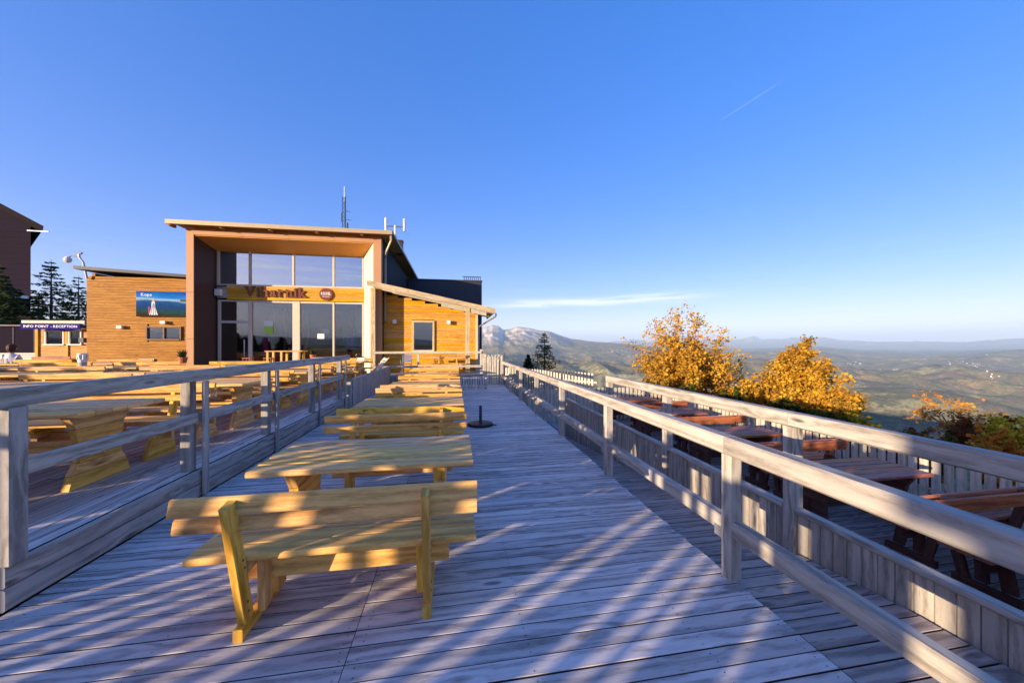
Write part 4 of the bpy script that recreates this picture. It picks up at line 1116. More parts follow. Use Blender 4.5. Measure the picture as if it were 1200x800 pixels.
BX('pane', 'glass', -13.858, -12.562, 18.50, 18.505, 1.932, 2.438, parent=w)
BX('dark_backing', 'roomfloor', -13.858, -12.562, 18.508, 18.518, 1.932, 2.438, parent=w)  # dark sheet behind the pane stands in for the unlit room
for x_, z_, lab in ((-13.2, 2.68, 'small square lamp above the window of the plain wooden building'), (-14.9, 2.45, 'small lamp left of the window on the plain wooden building')):
    o = empty('wall_lamp', (x_, 18.46, z_), label=lab, cat='wall lamp'); mb = MB(); mb.box(-.1,.1,-.12,0,-.07,.07,'x',c=.01); mb.build('housing','white',o); mb = MB(); mb.box(-.05,.05,0,.03,-.04,.04,'x'); mb.build('bracket','metal',o)
o = empty('wall_plate', (-13.9, 18.46, .95), label='small white plate low on the plain wooden building', cat='plate'); mb = MB(); mb.box(-.3,.3,-.03,0,-.06,.06,'x'); mb.build('plate','white',o)
# banner
bn = empty('banner', (-13.3, 18.44, 3.52), label='landscape banner with blue sky and mountains on the wooden wall', cat='banner')
bm_, nt = newmat('banner_print'); N = NT(nt)
uvn = N.n('ShaderNodeUVMap').outputs[0]; sp = N.n('ShaderNodeSeparateXYZ', {0: uvn})
nz = N.n('ShaderNodeTexNoise', {'Vector': uvn, 'Scale': 3, 'Detail': 6}).outputs['Fac']
nz2 = N.n('ShaderNodeTexNoise', {'Vector': uvn, 'Scale': 14, 'Detail': 6}).outputs['Fac']
hgt = N.math('ADD', sp.outputs[1], N.math('MULTIPLY', N.math('SUBTRACT', nz, .5), .25))
hgt = N.math('ADD', hgt, N.math('MULTIPLY', sp.outputs[0], .10))
cc = N.ramp(hgt, [(.0,(.04,.02,.02)),(.12,(.03,.035,.02)),(.22,(.015,.06,.06)),(.42,(.01,.05,.17)),(.62,(.015,.08,.25)),(.70,(.28,.45,.60)),(.78,(.02,.20,.60)),(1.0,(.005,.08,.42))])
cc = N.mix(.4, cc, N.ramp(nz2, [(.3,(.4,.4,.4)),(.7,(1.2,1.2,1.2))]), 'MULTIPLY')
bs = N.n('ShaderNodeBsdfPrincipled', {'Base Color': cc, 'Roughness': .8, 'Specular IOR Level': .05}); N.n('ShaderNodeOutputMaterial', {0: bs.outputs[0]})
M['banner'] = bm_
mb = MB(); mb.poly([(-.98,-.03,-.58),(2.1,-.03,-.58),(2.1,-.03,.58),(-.98,-.03,.58)], [(0,0),(1,0),(1,1),(0,1)]); mb.build('print', 'banner', bn)
mb = MB(); mb.box(-.98,2.1,-.026,0,-.58,.58,'x'); mb.build('backing','white',bn)
mb = MB(); mb.prism([(-.46,-.5),(-.12,-.5),(-.22,-.15),(-.24,.1),(-.36,.1),(-.37,-.15)], 'y', -.036, -.031); mb.build('printed_dress','white',bn)
mb = MB(); mb.prism([(-.34,.11),(-.25,.11),(-.24,.2),(-.29,.24),(-.35,.2)], 'y', -.036, -.031); mb.build('printed_head','skin',bn)
for k in range(3):
    mb = MB(); mb.prism([(-.43+k*.11,-.5),(-.39+k*.11,-.5),(-.29+k*.012,.05),(-.31+k*.012,.05)], 'y', -.040, -.037); mb.build('printed_stripe','plasticblue',bn)
mb = MB(); mb.prism([(-.5,-.45),(-.44,-.45),(-.44,-.12),(-.5,-.12)], 'y', -.036, -.031); mb.build('printed_figure','magenta',bn)
letters('Kope', .2, .001, 'letterwhite', bn, -.78, .42, -.035, .36)
mb = MB(); mb.prism([(.78,.13),(1.06,.13),(1.06,.23),(.78,.23)], 'y', -.036, -.031); mb.build('printed_logo','black',bn)
mb = MB(); mb.prism([(1.1,.2),(1.42,.2),(1.42,.38),(1.1,.38)], 'y', -.036, -.031); mb.build('printed_logo','blue',bn)
letters('E', .16, .001, 'letterwhite', bn, 1.2, .1, -.037, .24)
# camera lamp on the corner
lm = empty('security_lamp', (-16.3, 18.3, 5.1), label='curved metal arm with a white camera dome on the corner of the plain wooden building', cat='lamp')
mb = MB(); mb.tube([(.15,.1,-.5),(.1,0,.2),(-.05,0,.42)], .035, 8); mb.build('bracket','metal',lm)
mb = MB(); mb.tube([(-.05,0,.42),(-.35,0,.48),(-.48,0,.38)], .03, 8); mb.build('arm','metal',lm)
mb = MB(); mb.tube([(-.48,0,.42),(-.48,0,.34),(-.48,0,.24),(-.48,0,.16)], [.06,.13,.13,.05], 12); mb.build('dome','white',lm,smooth=True)
mb = MB(); mb.tube([(-.05,0,.42),(-.05,0,.62)], .04, 8); mb.tube([(-.12,0,.6),(.05,0,.6)], .05, 8); mb.build('sensor','metal',lm)

# ================================================================== INFO BOOTH
ib = empty('info_booth', (-22.3, 24, 0), label='little orange wooden booth under a blue info sign', cat='booth')
mb = MB(); z = .2
while z < 2.55:
    for a, b in ([(-1.15, 1.35)] if not (z+.11 > 1.68 and z < 2.5) else [(-1.15,-.76),(.18-.0-.0+.0-.0-.0, .40) if False else (.16,.40),(.99,1.35)]):
        mb.box(a, b, -.02, .02, z, z+.112, 'x', c=.003)
    z += .118
tag(mb.build('weatherboards','larch',ib), kind='stuff')
BX('wall', 'larch_dull', -23.45, -20.95, 25.6, 25.7, .1, 2.7, parent=ib)
BX('side_wall', 'larch', -23.45, -23.40, 24.05, 25.6, .1, 2.7, parent=ib)
BX('corner_post', 'larch', -23.5, -23.36, 23.92, 24.06, .1, 2.75, parent=ib, grain='z')
BX('centre_post', 'larch', -22.10, -21.93, 23.93, 23.975, .1, 2.6, parent=ib, grain='z')
BX('roof', 'darkmetal', -23.75, -20.8, 23.6, 25.9, 2.93, 3.0, parent=ib)
BX('fascia', 'whitewood', -23.75, -20.8, 23.55, 23.598, 2.84, 3.02, parent=ib)
for a, b in ((-23.06, -22.14), (-21.92, -21.29)):
    w = BX('window', 'white', a, a+.06, 23.93, 24.02, 1.70, 2.49, parent=ib, grain='z')
    BX('frame', 'white', b-.06, b, 23.93, 24.02, 1.70, 2.49, parent=w, grain='z')
    BX('frame', 'white', a+.062, b-.062, 23.93, 24.02, 2.43, 2.49, parent=w)
    BX('sill', 'white', a-.04, b+.04, 23.88, 24.02, 1.63, 1.698, parent=w)
    BX('pane', 'glass', a+.062, b-.062, 24.0, 24.01, 1.70, 2.428, parent=w)
BX('interior', 'room', -23.3, -21.0, 24.9, 24.95, .2, 2.7, parent=ib)
sgb = empty('info_sign', (-22.35, 23.5, 2.69), label='blue sign reading INFO POINT RECEPTION on the booth', cat='sign')
mb = MB(); mb.box(-1.4, 1.4, -.0, .04, -.17, .17, 'x'); mb.build('panel','blue',sgb)
letters('INFO POINT - RECEPTION', .19, .003, 'letterwhite', sgb, -1.25, 2.5, -.006, -.065, .002)
BX2 = empty('booth_bench', (-22.2, 23.2, .2), label='low dark bench in front of the info booth', cat='bench')
mb = MB(); mb.box(-.9,.9,-.2,.2,.4,.45,'x'); mb.build('seat','red',BX2); mb = MB(); mb.box(-.9,.9,.16,.2,.55,.8,'x'); mb.build('backrest','red',BX2)
for sx in (-.7,.7): mb = MB(); mb.box(sx-.04,sx+.04,-.18,.18,0,.4,'z'); mb.build('leg','dark',BX2)
bx_ = empty('booth_box', (-21.1, 23.8, 1.9), label='small dark box fixed at the right corner of the info booth', cat='box'); mb = MB(); mb.box(-.12,.12,-.1,.1,-.12,.15,'z'); mb.build('housing','darkmetal',bx_)

# ================================================================== DARK TOWER, STEPS, CANOPY
tw_ = empty('dark_station_building', (-43, 40, 0), label='tall dark shingle-clad building with an oblique roof at the left edge', cat='building')
def skew(m_):
    m_.v = [(v[0]-v[1]*1.12, v[1], v[2]) for v in m_.v]; return m_
m_ = MB(); m_.prism([(-9,0),(3.39,0),(3.39,12.9),(-3,16.6),(-9,16.6)], 'y', 0, 12); skew(m_).build('wall','slate',tw_)
m_ = MB(); m_.prism([(-3,16.62),(4.25,12.42),(4.3,12.75),(-3,17.0)], 'y', -.7, 12.5); skew(m_).build('roof','slateroof',tw_)
mb = MB(); mb.box(3.4,5.1,-.3,-.2,12.35,12.41,'x'); mb.build('gutter','metal',tw_)
m_ = MB(); m_.box(-9, 3.3, -4, -.01, 6.0, 6.25, 'x'); m_.build('canopy','metal',tw_)
m_ = MB(); m_.prism([(1.6,6.0),(-.2,4.4),(-.2,4.1),(1.9,6.0)], 'y', -1.2, -1.0); m_.build('canopy_brace','darkmetal',tw_)
m_ = MB(); m_.box(-9, -.6, -1.5, -.02, 3.2, 5.99, 'x'); m_.build('landing_wall','cream',tw_)
mb = MB()
for zz in np.arange(.3, 12.6, .5): mb.box(-8.9, 3.40, -.03, -.001, zz, zz+.06, 'x')
tag(mb.build('shingle_course','slateroof',tw_), kind='stuff')
dh = empty('dark_shed', (-33, 33, 0), label='long low black shed behind the info booth and steps', cat='shed')
mb = MB(); mb.box(-9, 3.3, 0, 5, .0, 3.1, 'z'); mb.build('wall','slate',dh); mb = MB(); mb.box(-9.2,3.4,-.2,5.2,3.101,3.2,'x'); mb.build('roof','darkmetal',dh)
for k in range(9): mb = MB(); mb.box(-8.9+k*1.35,-8.86+k*1.35,-.03,-.001,.9,3.0,'z'); mb.build('joint_strip','darkmetal',dh)
sp_ = empty('outside_steps', (-30, 28, 0), label='pale wooden steps climbing to the left before the black shed', cat='steps')
for k in range(11):
    mb = MB(); mb.box(-2.2-k*.34, -1.8-k*.34 if k else 3.6, 0, 2.2, .25+k*.17, .31+k*.17, 'y'); mb.build('step','whitewood',sp_)
mb = MB(); mb.prism([(3.6,0),(3.6,.24),(-2,.24),(-5.7,2.0),(-5.7,0)], 'y', .1, 2.1); mb.build('stringer','concrete',sp_)
wl = empty('pale_boards', (-27, 27, 0), label='low stack of pale horizontal boards beside the info booth', cat='low wall')
for k in range(6): mb = MB(); mb.box(-4.5, 2.5, .0+.08*k, .1+.08*k, .25+k*.15, .38+k*.15, 'x'); mb.build('board','whitewood',wl)
f6 = empty('picket_fence', (-16.8, 14.2, PT), label='picket fence with white tips at the far left beside the seated person', cat='fence')
picket_fence(f6, (-19.5, 14.2), (-14.6, 14.2), PT-.1, 1.0, .1, .012, 'deck_old', pside=1, rails=(.3,.85))
for k in range(40):
    mb = MB(); mb.box(-.03,.03,-.02,.02,0,.03,'x'); mb.build('picket_tip','white',f6, mat4=Matrix.Translation((-2.65+k*.112, 0, 1.0-.1-.0))) if k < 42 else None

# person seated behind that fence
def person():
    r = empty('person', (-15.55, 15.1, PT), .3, label='person with reddish dark hair in a white top, seated behind the far left fence', cat='person')
    joints = {'pelvis': ((0,0,.50), .13), 'waist': ((0,0,.68), .115), 'chest': ((0,.03,.90), .14), 'neckb': ((0,.04,1.04), .075), 'neck': ((0,.06,1.10), .045), 'head0': ((0,.08,1.17), .07), 'head': ((0,.09,1.24), .092), 'headt': ((0,.08,1.31), .07),
        'shl': ((-.17,.03,.99), .06), 'ell': ((-.24,.08,.74), .042), 'wrl': ((-.13,.28,.70), .028), 'hal': ((-.10,.36,.71), .03),
        'shr': ((.17,.03,.99), .06), 'elr': ((.24,.08,.74), .042), 'wrr': ((.13,.28,.70), .028), 'har': ((.10,.36,.71), .03),
        'hil': ((-.1,.02,.48), .09), 'knl': ((-.12,.43,.47), .062), 'anl': ((-.12,.45,.09), .042), 'tol': ((-.12,.60,.04), .035),
        'hir': ((.1,.02,.48), .09), 'knr': ((.12,.43,.47), .062), 'anr': ((.12,.45,.09), .042), 'tor': ((.12,.60,.04), .035)}
    ed = [('pelvis','waist'),('waist','chest'),('chest','neckb'),('neckb','neck'),('neck','head0'),('head0','head'),('head','headt'),('chest','shl'),('shl','ell'),('ell','wrl'),('wrl','hal'),('chest','shr'),('shr','elr'),('elr','wrr'),('wrr','har'),
        ('pelvis','hil'),('hil','knl'),('knl','anl'),('anl','tol'),('pelvis','hir'),('hir','knr'),('knr','anr'),('anr','tor')]
    for s_, sg_ in (('hal', -1), ('har', 1)):                      # fingers
        b = joints[s_][0]
        for k in range(4):
            n1 = s_+'f%d' % k; n2 = n1+'b'; off = (k-1.5)*.018
            joints[n1] = ((b[0]+off, b[1]+.045, b[2]+.005), .009); joints[n2] = ((b[0]+off*1.1, b[1]+.085-.006*abs(k-1.5), b[2]-.012), .007)
            ed += [(s_, n1), (n1, n2)]
        joints[s_+'t'] = ((b[0]-sg_*.04, b[1]+.015, b[2]+.005), .010); ed.append((s_, s_+'t'))
    names = list(joints); me = bpy.data.meshes.new('body'); me.from_pydata([joints[n][0] for n in names], [(names.index(a), names.index(b)) for a, b in ed], [])
    o = link('body', me, r); o.modifiers.new('skin', 'SKIN'); ss = o.modifiers.new('sub', 'SUBSURF'); ss.levels = 1; ss.render_levels = 2
    for i, n in enumerate(names):
        rr = joints[n][1]; me.skin_vertices[0].data[i].radius = (rr, rr); me.skin_vertices[0].data[i].use_root = (n == 'pelvis')
    m, nt = newmat('body_colours'); N = NT(nt)
    co = N.n('ShaderNodeSeparateXYZ', {0: N.n('ShaderNodeTexCoord').outputs['Object']})
    isskin = N.math('GREATER_THAN', co.outputs[2], 1.06)
    arm = N.math('MULTIPLY', N.math('GREATER_THAN', co.outputs[1], .22), N.math('GREATER_THAN', co.outputs[2], .62))
    legs = N.math('LESS_THAN', co.outputs[2], .56)
    c = N.mix(legs, (.70,.66,.64,1), (.05,.05,.09,1)); c = N.mix(N.math('MAXIMUM', isskin, arm), c, (.50,.28,.19,1))
    bs = N.n('ShaderNodeBsdfPrincipled', {'Base Color': c, 'Roughness': .7}); N.n('ShaderNodeOutputMaterial', {0: bs.outputs[0]})
    me.materials.append(m)
    mb = MB(); mb.tube([(0,.03,1.10),(0,.03,1.20),(0,.055,1.30),(0,.075,1.37),(0,.08,1.395)], [.07,.105,.118,.085,.03], 14); mb.build('hair','hair',r,smooth=True)
    for sx in (-1,1):
        mb = MB(); mb.tube([(sx*.035,.175,1.245),(sx*.035,.186,1.245)], .011, 8); mb.build('eye','black',r)
        mb = MB(); mb.tube([(sx*.095,.09,1.21),(sx*.098,.09,1.26)], .014, 6); mb.build('ear','skin',r)
    mb = MB(); mb.tube([(0,.175,1.245),(0,.205,1.215),(0,.18,1.205)], [.008,.016,.01], 6); mb.build('nose','skin',r)
    mb = MB(); mb.tube([(-.025,.168,1.18),(.025,.168,1.18)], .007, 6); mb.build('mouth','magenta',r)
person()
st2 = empty('stool', (-15.55, 15.1, PT), .3, label='stool under the seated person at the far left', cat='stool')
mb = MB(); mb.box(-.2,.2,-.15,.25,.33,.37,'x'); mb.build('seat','pine',st2)
for sx in (-.16,.16):
    for sy in (-.1,.2): mb = MB(); mb.box(sx-.02,sx+.02,sy-.02,sy+.02,0,.33,'z'); mb.build('leg','pine',st2)

# ================================================================== TREES
def quads_mesh(name, P, Nrm, size, tone, mat, aspect=1.0):
    n = len(P); r_ = np.random.default_rng(int(abs(P[0].sum()*1000)) % 99991)
    Nrm = Nrm/np.linalg.norm(Nrm, axis=1, keepdims=True)
    a = np.cross(Nrm, r_.normal(size=(n,3))); a /= np.linalg.norm(a, axis=1, keepdims=True); b = np.cross(Nrm, a)
    s = size[:, None]
    V = np.stack([P-a*s*.5-b*s*.12*aspect, P+a*s*.0-b*s*.5*aspect, P+a*s*.55, P+b*s*.5*aspect], 1).reshape(-1, 3)
    me = bpy.data.meshes.new(name); me.vertices.add(4*n); me.vertices.foreach_set('co', V.ravel().astype(np.float32))
    me.loops.add(4*n); me.loops.foreach_set('vertex_index', np.arange(4*n, dtype=np.int32))
    me.polygons.add(n); me.polygons.foreach_set('loop_start', np.arange(0, 4*n, 4, dtype=np.int32)); me.polygons.foreach_set('loop_total', np.full(n, 4, dtype=np.int32))
    ca = me.color_attributes.new('tone', 'FLOAT_COLOR', 'POINT'); col = np.repeat(np.clip(tone, 0, 1), 4)
    ca.data.foreach_set('color', np.stack([col, col, col, np.ones_like(col)], 1).ravel().astype(np.float32))
    me.update(); me.materials.append(M[mat]); return me

def broadleaf(loc, height, crown_r, leaf, seed, label, cat='tree', group=None, lean=(0,0), density=1.0, trunk_h=.3, spread=1.0, bark='barkpale', size=.13, name='broadleaf_tree', bare_top=False, per=34, levels=4, crowns=None):
    r_ = random.Random(seed); nr = np.random.default_rng(seed)
    root = empty(name, loc, label=label, cat=cat, group=group)
    wood_ = MB(); tips = []
    def grow(p, d, L, rad, lev):
        n = 4; pts = [p]; q = p.copy(); dd = d.copy()
        for k in range(n):
            dd = (dd + Vector((r_.gauss(0,.13), r_.gauss(0,.13), r_.gauss(.03,.08)))).normalized(); q = q + dd*L/n; pts.append(q.copy())
            if lev >= 2: tips.append((q.copy(), lev))
        wood_.tube(pts, [rad*(1-.45*k/n) for k in range(n+1)], 6 if lev < 2 else 4, cap=False)
        if lev >= levels: return
        m_ = r_.randint(3, 4) if lev else r_.randint(5, 7)
        for k in range(m_):
            t = r_.uniform(.35, 1) if lev else r_.uniform(.5, 1)
            bp_ = pts[min(n, int(t*n))]
            ang = r_.uniform(.45, .95)*spread; az = 2*PI*k/m_+r_.uniform(-.5,.5)
            sidev = dd.orthogonal().normalized(); sidev = Matrix.Rotation(az, 3, dd) @ sidev
            nd = (dd*math.cos(ang)+sidev*math.sin(ang)).normalized()
            grow(bp_, nd, L*r_.uniform(.55,.78), rad*.5, lev+1)
    grow(Vector((0,0,-.5)), Vector((lean[0],lean[1],1)).normalized(), height*trunk_h+.5, crown_r*.045+.03, 0)
    tp = np.array([tuple(t[0]) for t in tips])
    # rescale the whole skeleton into the crown envelope
    zmax = tp[:,2].max(); rr = np.percentile(np.hypot(tp[:,0]-lean[0]*height*.5, tp[:,1]-lean[1]*height*.5), 95)
    sz = height/zmax; sxy = crown_r/rr
    wood_.v = [(v[0]*(sxy*min(1, max(.15, v[2]/(height*trunk_h)))), v[1]*(sxy*min(1, max(.15, v[2]/(height*trunk_h)))), v[2]*sz) for v in wood_.v]
    fac = np.minimum(1, np.maximum(.15, tp[:,2]/(height*trunk_h)))
    def rz_(zv): return zv if bare_top else height*(max(zv, 0)/height)**.82 if np.isscalar(zv) else height*(np.maximum(zv, 0)/height)**.82
    wood_.v = [(v[0], v[1], rz_(v[2]) if v[2] > 0 else v[2]) for v in wood_.v]
    tp = np.stack([tp[:,0]*sxy*fac, tp[:,1]*sxy*fac, rz_(tp[:,2]*sz)], 1)
    wood_.build('trunk', bark, root, smooth=True)
    n = int(len(tp)*per*density); idx = nr.integers(0, len(tp), n)
    keep = np.ones(len(tp), bool); drop_ = nr.random(len(tp)) < .3; keep[drop_] = False
    idx = idx[keep[idx]]
    P = tp[idx]+nr.normal(size=(len(idx),3))*crown_r*np.array([.055,.055,.04])
    if bare_top:
        kk = nr.random(len(P)) < np.clip(1.25-1.1*(P[:,2]/height), .12, 1); P, idx = P[kk], idx[kk]
    Nn = nr.normal(size=P.shape)+np.array([0,0,.8])
    ctone = nr.random(len(tp))
    tone = ctone[idx]*.7+nr.random(len(P))*.3
    link('crown', quads_mesh('crown', P, Nn, nr.uniform(.4,1.6,len(P))*size, tone, leaf), root)
    return root

def conifer(loc, height, rad, seed, label, mat='needle', density=1.0, name='spruce_tree', group=None, droop=.25, airy=0.0, size=.22):
    r_ = random.Random(seed); nr = np.random.default_rng(seed)
    root = empty(name, loc, label=label, cat='tree', group=group)
    mb = MB(); mb.tube([(0,0,-1),(0,0,height*.5),(0,0,height)], [height*.014+.03, height*.009+.02, .01], 7)
    P = []; Nn = []; tone = []
    z = height*.10
    while z < height*.985:
        f = (z/height); L0 = rad*(1-f)**.8*(.85+.3*r_.random())
        nb = r_.randint(4, 6)
        a0 = r_.uniform(0, 2*PI)
        for k in range(nb):
            if r_.random() < airy*.5: continue
            a = a0+2*PI*k/nb+r_.uniform(-.3,.3); L = L0*r_.uniform(.65,1.15)
            d = Vector((math.cos(a), math.sin(a), 0)); pts = []
            for s in np.linspace(0, 1, 5): pts.append(Vector((0,0,z))+d*L*s+Vector((0,0,-droop*L*s*s*1.3+.12*L*s+.22*L*max(0,s-.7))))
            mb.tube(pts, [.012*height*.12+.006]*2+[.01]*3, 4, cap=False)
            m_ = max(6, int(L/size*11*density))
            tt = r_.random()
            for q in range(m_):
                s = r_.uniform(.12, 1)**.8; i = min(3, int(s*4)); u = s*4-i; p = pts[i].lerp(pts[i+1], u)
                w_ = L*.22*(1-s*.75)+.05
                P.append(tuple(p+Vector((-d.y, d.x, 0))*r_.gauss(0, w_)+Vector((0,0,-abs(r_.gauss(0,.06*L+.03)))))); Nn.append((r_.gauss(0,.5), r_.gauss(0,.5), 1)); tone.append(tt*.5+r_.random()*.5)
        z += height*.028*(1+.6*r_.random()) if True else 0
    mb.build('trunk','bark',root,smooth=True)
    P = np.array(P); link('crown', quads_mesh('crown', P, np.array(Nn), nr.uniform(.6,1.4,len(P))*size, np.array(tone), mat), root)
    return root
def at(px, D):            # world x, y of a picture column at camera depth D
    th = R(9.4); xr = (px-600)/408; return D*(xr*math.cos(th)+math.sin(th)), D*(math.cos(th)-xr*math.sin(th))
def zat(py, D): return H+(404-py)*D/408

x_, y_ = at(822, 20); zb = -5.0
broadleaf((x_, y_, zb), zat(357, 20)-zb, 3.3, 'leaf_gold', 11, 'tallest golden autumn tree with a sparse top, left of its rounder neighbour', group='autumn trees beyond the lower terrace', density=.95, trunk_h=.36, size=.105, bare_top=True, per=48)
x_, y_ = at(806, 18.5)
broadleaf((x_, y_, -4.6), zat(400, 18.5)+4.6, 2.0, 'leaf_gold', 31, 'low golden bush of leaves under the left side of the tall autumn tree', group='autumn trees beyond the lower terrace', density=.8, trunk_h=.3, size=.11, per=26)
x_, y_ = at(925, 18)
broadleaf((x_, y_, zb), zat(399, 18)-zb, 2.75, 'leaf_gold', 23, 'rounded dense golden autumn tree right of the tall sparse one', group='autumn trees beyond the lower terrace', density=1.25, trunk_h=.34, size=.105, per=50)
x_, y_ = at(884, 18.5)
broadleaf((x_, y_, -4.8), zat(444, 18.5)+4.8, 1.6, 'leaf_gold', 37, 'low golden tree filling the gap between the two big autumn trees', group='autumn trees beyond the lower terrace', density=.6, trunk_h=.3, size=.11, per=36)
x_, y_ = at(1128, 17)
broadleaf((x_, y_, -5.4), zat(460, 17)+5.4, 1.75, 'leaf_orange', 41, 'nearly bare orange-brown autumn tree on the slope at the right', density=.16, trunk_h=.42, size=.10, spread=.9, per=22, name='bare_tree')
bushes = [(1196, 13, 484, 1.0, 'leaf_yellow', 'yellow bush at the right edge above the fence'), (1174, 12, 503, .8, 'leaf_orange', 'orange-brown bush just left of the yellow one at the right edge'),
          (1165, 15, 484, 1.4, 'leaf_red', 'dull red bush behind the bare autumn tree'), (1085, 14, 503, 1.1, 'leaf_red', 'reddish low bush left of the bare autumn tree'), (1105, 12.5, 508, .9, 'leaf_green', 'dark green low bush below the bare autumn tree'),
          (985, 14, 487, 1.0, 'leaf_green', 'dark green bush below the right side of the round golden tree'), (1003, 15, 481, .8, 'leaf_yellowgreen', 'small olive bush at the right end of the golden trees'),
          (940, 14, 470, 1.3, 'leaf_green', 'olive undergrowth bush beneath the round golden tree'), (860, 15, 456, 1.3, 'leaf_green', 'green undergrowth bush beneath the middle of the golden trees'), (800, 16, 450, 1.3, 'leaf_green', 'green undergrowth bush beneath the left golden tree'),
          (770, 17, 441, 1.0, 'leaf_gold', 'small golden bush at the left foot of the tall autumn tree')]
for i, (px, D, ytop, rad, lf, lab) in enumerate(bushes):
    x_, y_ = at(px, D); zt = zat(ytop, D); zb = zt-3.0
    broadleaf((x_, y_, zb), 3.0, rad, lf, 60+i, lab, cat='bush', group='bushes on the slope beyond the fence', density=.9, trunk_h=.3, size=.10, per=22, bark='bark', name='bush', levels=3 if rad < 1.2 else 4)
x_, y_ = at(638, 30); conifer((x_, y_, zat(452, 30)), zat(388, 30)-zat(452, 30), 1.9, 5, 'dark airy spruce standing right of the walkway end, in front of the mountains', airy=.45, size=.12, density=.5, droop=.12)
x_, y_ = at(619, 31); conifer((x_, y_, zat(455, 31)), zat(414, 31)-zat(455, 31), 1.2, 6, 'small spruce at the left foot of the taller spruce by the walkway end', airy=.2, size=.18, droop=.2)
for i, (px, D, ytop, rad, lab) in enumerate(((60, 42, 303, 5.0, 'tallest airy larch between the dark tower and the wooden building'), (92, 46, 322, 4.2, 'larch partly hidden behind the corner of the wooden building'), (45, 48, 342, 3.4, 'smaller dark conifer at the foot of the dark tower'), (1, 30, 310, 3.4, 'dark conifer at the very left edge in front of the tower'))):
    x_, y_ = at(px, D); z0 = tz(x_, y_); conifer((x_, y_, z0), zat(ytop, D)-z0, rad, 80+i, lab, mat='needle_pale' if i < 2 else 'needle', airy=.45 if i < 2 else .2, size=.26, density=.42 if i < 2 else .9, droop=.1 if i < 2 else .3, group='conifers behind the info booth')

# row of unseen young spruces, added left of the camera to shade the decks
r_h = random.Random(12); t_ = 5.6; i_ = 0
words = ['first','second','third','fourth','fifth','sixth','seventh','eighth','ninth','tenth','eleventh','twelfth','thirteenth','fourteenth','fifteenth','sixteenth','seventeenth','eighteenth','nineteenth','twentieth','twenty-first','twenty-second','twenty-third','twenty-fourth','twenty-fifth','twenty-sixth','twenty-seventh','twenty-eighth','twenty-ninth','thirtieth','thirty-first','thirty-second','thirty-third','thirty-fourth','thirty-fifth','thirty-sixth','thirty-seventh','thirty-eighth','thirty-ninth','fortieth']
while t_ < 14:
    bx0, by0 = -11.6-.515*t_+r_h.uniform(-.5,.5), -3.0+.857*t_
    if bx0 < -1.05*by0-1.5 or by0 < 2.4:
        hh = r_h.uniform(2.0, 2.5)
        conifer((bx0, by0, .15), hh, r_h.uniform(.95,1.25) if t_ > -2 else r_h.uniform(.55,.8), 300+i_, '%s young spruce from the south in the unseen row added to shade the decks' % words[i_], name='shade_spruce', group='young spruces added unseen for shade', size=.13, density=2.0, droop=.35)
        i_ += 1
    t_ += r_h.uniform(.6, 1.0) if t_ > -2 else r_h.uniform(.6, 1.3)

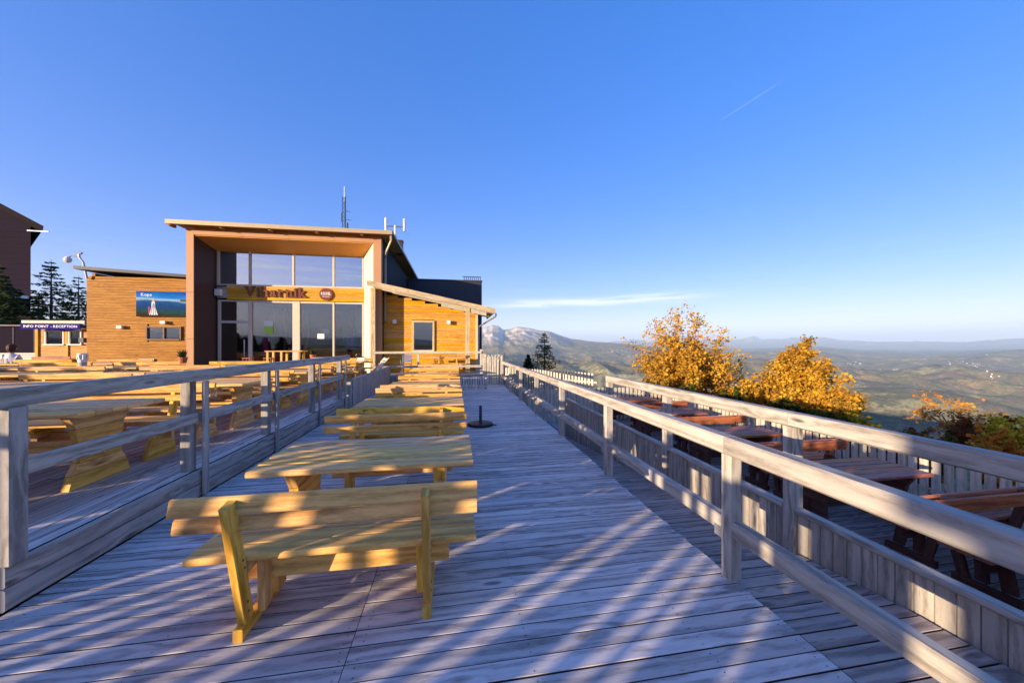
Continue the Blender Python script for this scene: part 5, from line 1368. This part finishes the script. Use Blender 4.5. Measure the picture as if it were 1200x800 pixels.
# added unseen: board screen slit for sun streaks, hut blocking the sun
Tx, Ty, KF = math.sin(SUN_AZ), math.cos(SUN_AZ), 5.0
scrn = empty('streak_screen', (-Tx*KF-Ty*2.5, -Ty*KF+Tx*2.5, 0), label='board screen added outside the picture, slit to cast sun streaks on the deck', cat='fence')
slits = [(.62,.04),(.98,.07),(1.10,.07),(1.26,.06),(1.60,.08),(1.76,.075),(2.27,.07),(2.42,.08),(2.60,.06),(2.92,.08),(3.08,.065),(3.22,.06),(3.38,.07),(3.62,.06),(4.3,.06),(5.1,.06)]
edges = [-.05]; spans = []
cur = 0.05
for c_, w_ in slits: spans.append((cur, c_-w_*.5)); cur = c_+w_*.5
spans.append((cur, 5.9))
def fpt(sv, z, off=0): return Vector((-Tx*(KF+off)-Ty*sv, -Ty*(KF+off)+Tx*sv, z))-scrn.location
for a, b in spans:
    n_ = max(1, round((b-a)/.13)); w_ = (b-a)/n_
    for k in range(n_):
        m_ = a+w_*(k+.5); h_b = 1.79+rng.uniform(-.04,.05)
        board('upright_board', fpt(m_, 0), fpt(m_, h_b), w_+.002, .022, 'rail', scrn, side=(-Ty, Tx, 0), c=.002)
for z_ in (.10, 1.60): board('rail', fpt(.05, z_, -.035), fpt(5.9, z_, -.035), .09, .045, 'rail', scrn, side=(0,0,1))
for sv in (.07, 1.85, 3.9, 5.85): board('post', fpt(sv, 0, -.10), fpt(sv, 1.75, -.10), .09, .09, 'rail', scrn, side=(-Ty, Tx, 0))
hut = empty('sun_block_hut', (-Tx*9.6+Ty*2.32, -Ty*9.6-Tx*2.32, 0), -SUN_AZ, label='small brown plank hut added outside the picture on the left to block the sun', cat='hut')
for k in range(20):
    mb = MB(); mb.box(-2.2, 2.2, .9, .93, .02+k*.135, .15+k*.135, 'x'); mb.build('wall_board', 'larch_dull', hut)
mb = MB(); mb.box(-2.2, 2.2, -1.2, .895, 0, 2.7, 'z'); mb.build('wall', 'larch_dull', hut)
mb = MB(); mb.prism([(-1.5,2.72),(1.2,2.72),(-.15,3.6)], 'x', -2.4, 2.4); mb.build('roof', 'darkmetal', hut)

# ================================================================== HAZE
mb = MB(); v8 = [(-60000,-60000,-1300),(60000,-60000,-1300),(60000,60000,-1300),(-60000,60000,-1300)]
top8 = [(a, b, 1500) for a, b, c in v8]
mb.poly(v8[::-1], [(0,0)]*4); mb.poly(top8, [(0,0)]*4)
for k in range(4): mb.poly([v8[k], v8[(k+1)%4], top8[(k+1)%4], top8[k]], [(0,0)]*4)
hm_ = bpy.data.materials.new('haze_air'); hm_.use_nodes = True; hm_.node_tree.nodes.clear()
HN = NT(hm_.node_tree)
pv = HN.n('ShaderNodeVolumePrincipled', {'Color': (.50,.72,1,1), 'Density': 3.1e-5, 'Anisotropy': -.08})
ho = HN.n('ShaderNodeOutputMaterial'); hm_.node_tree.links.new(pv.outputs[0], ho.inputs['Volume'])
hz = mb.build('haze', hm_); tag(hz, kind='stuff')
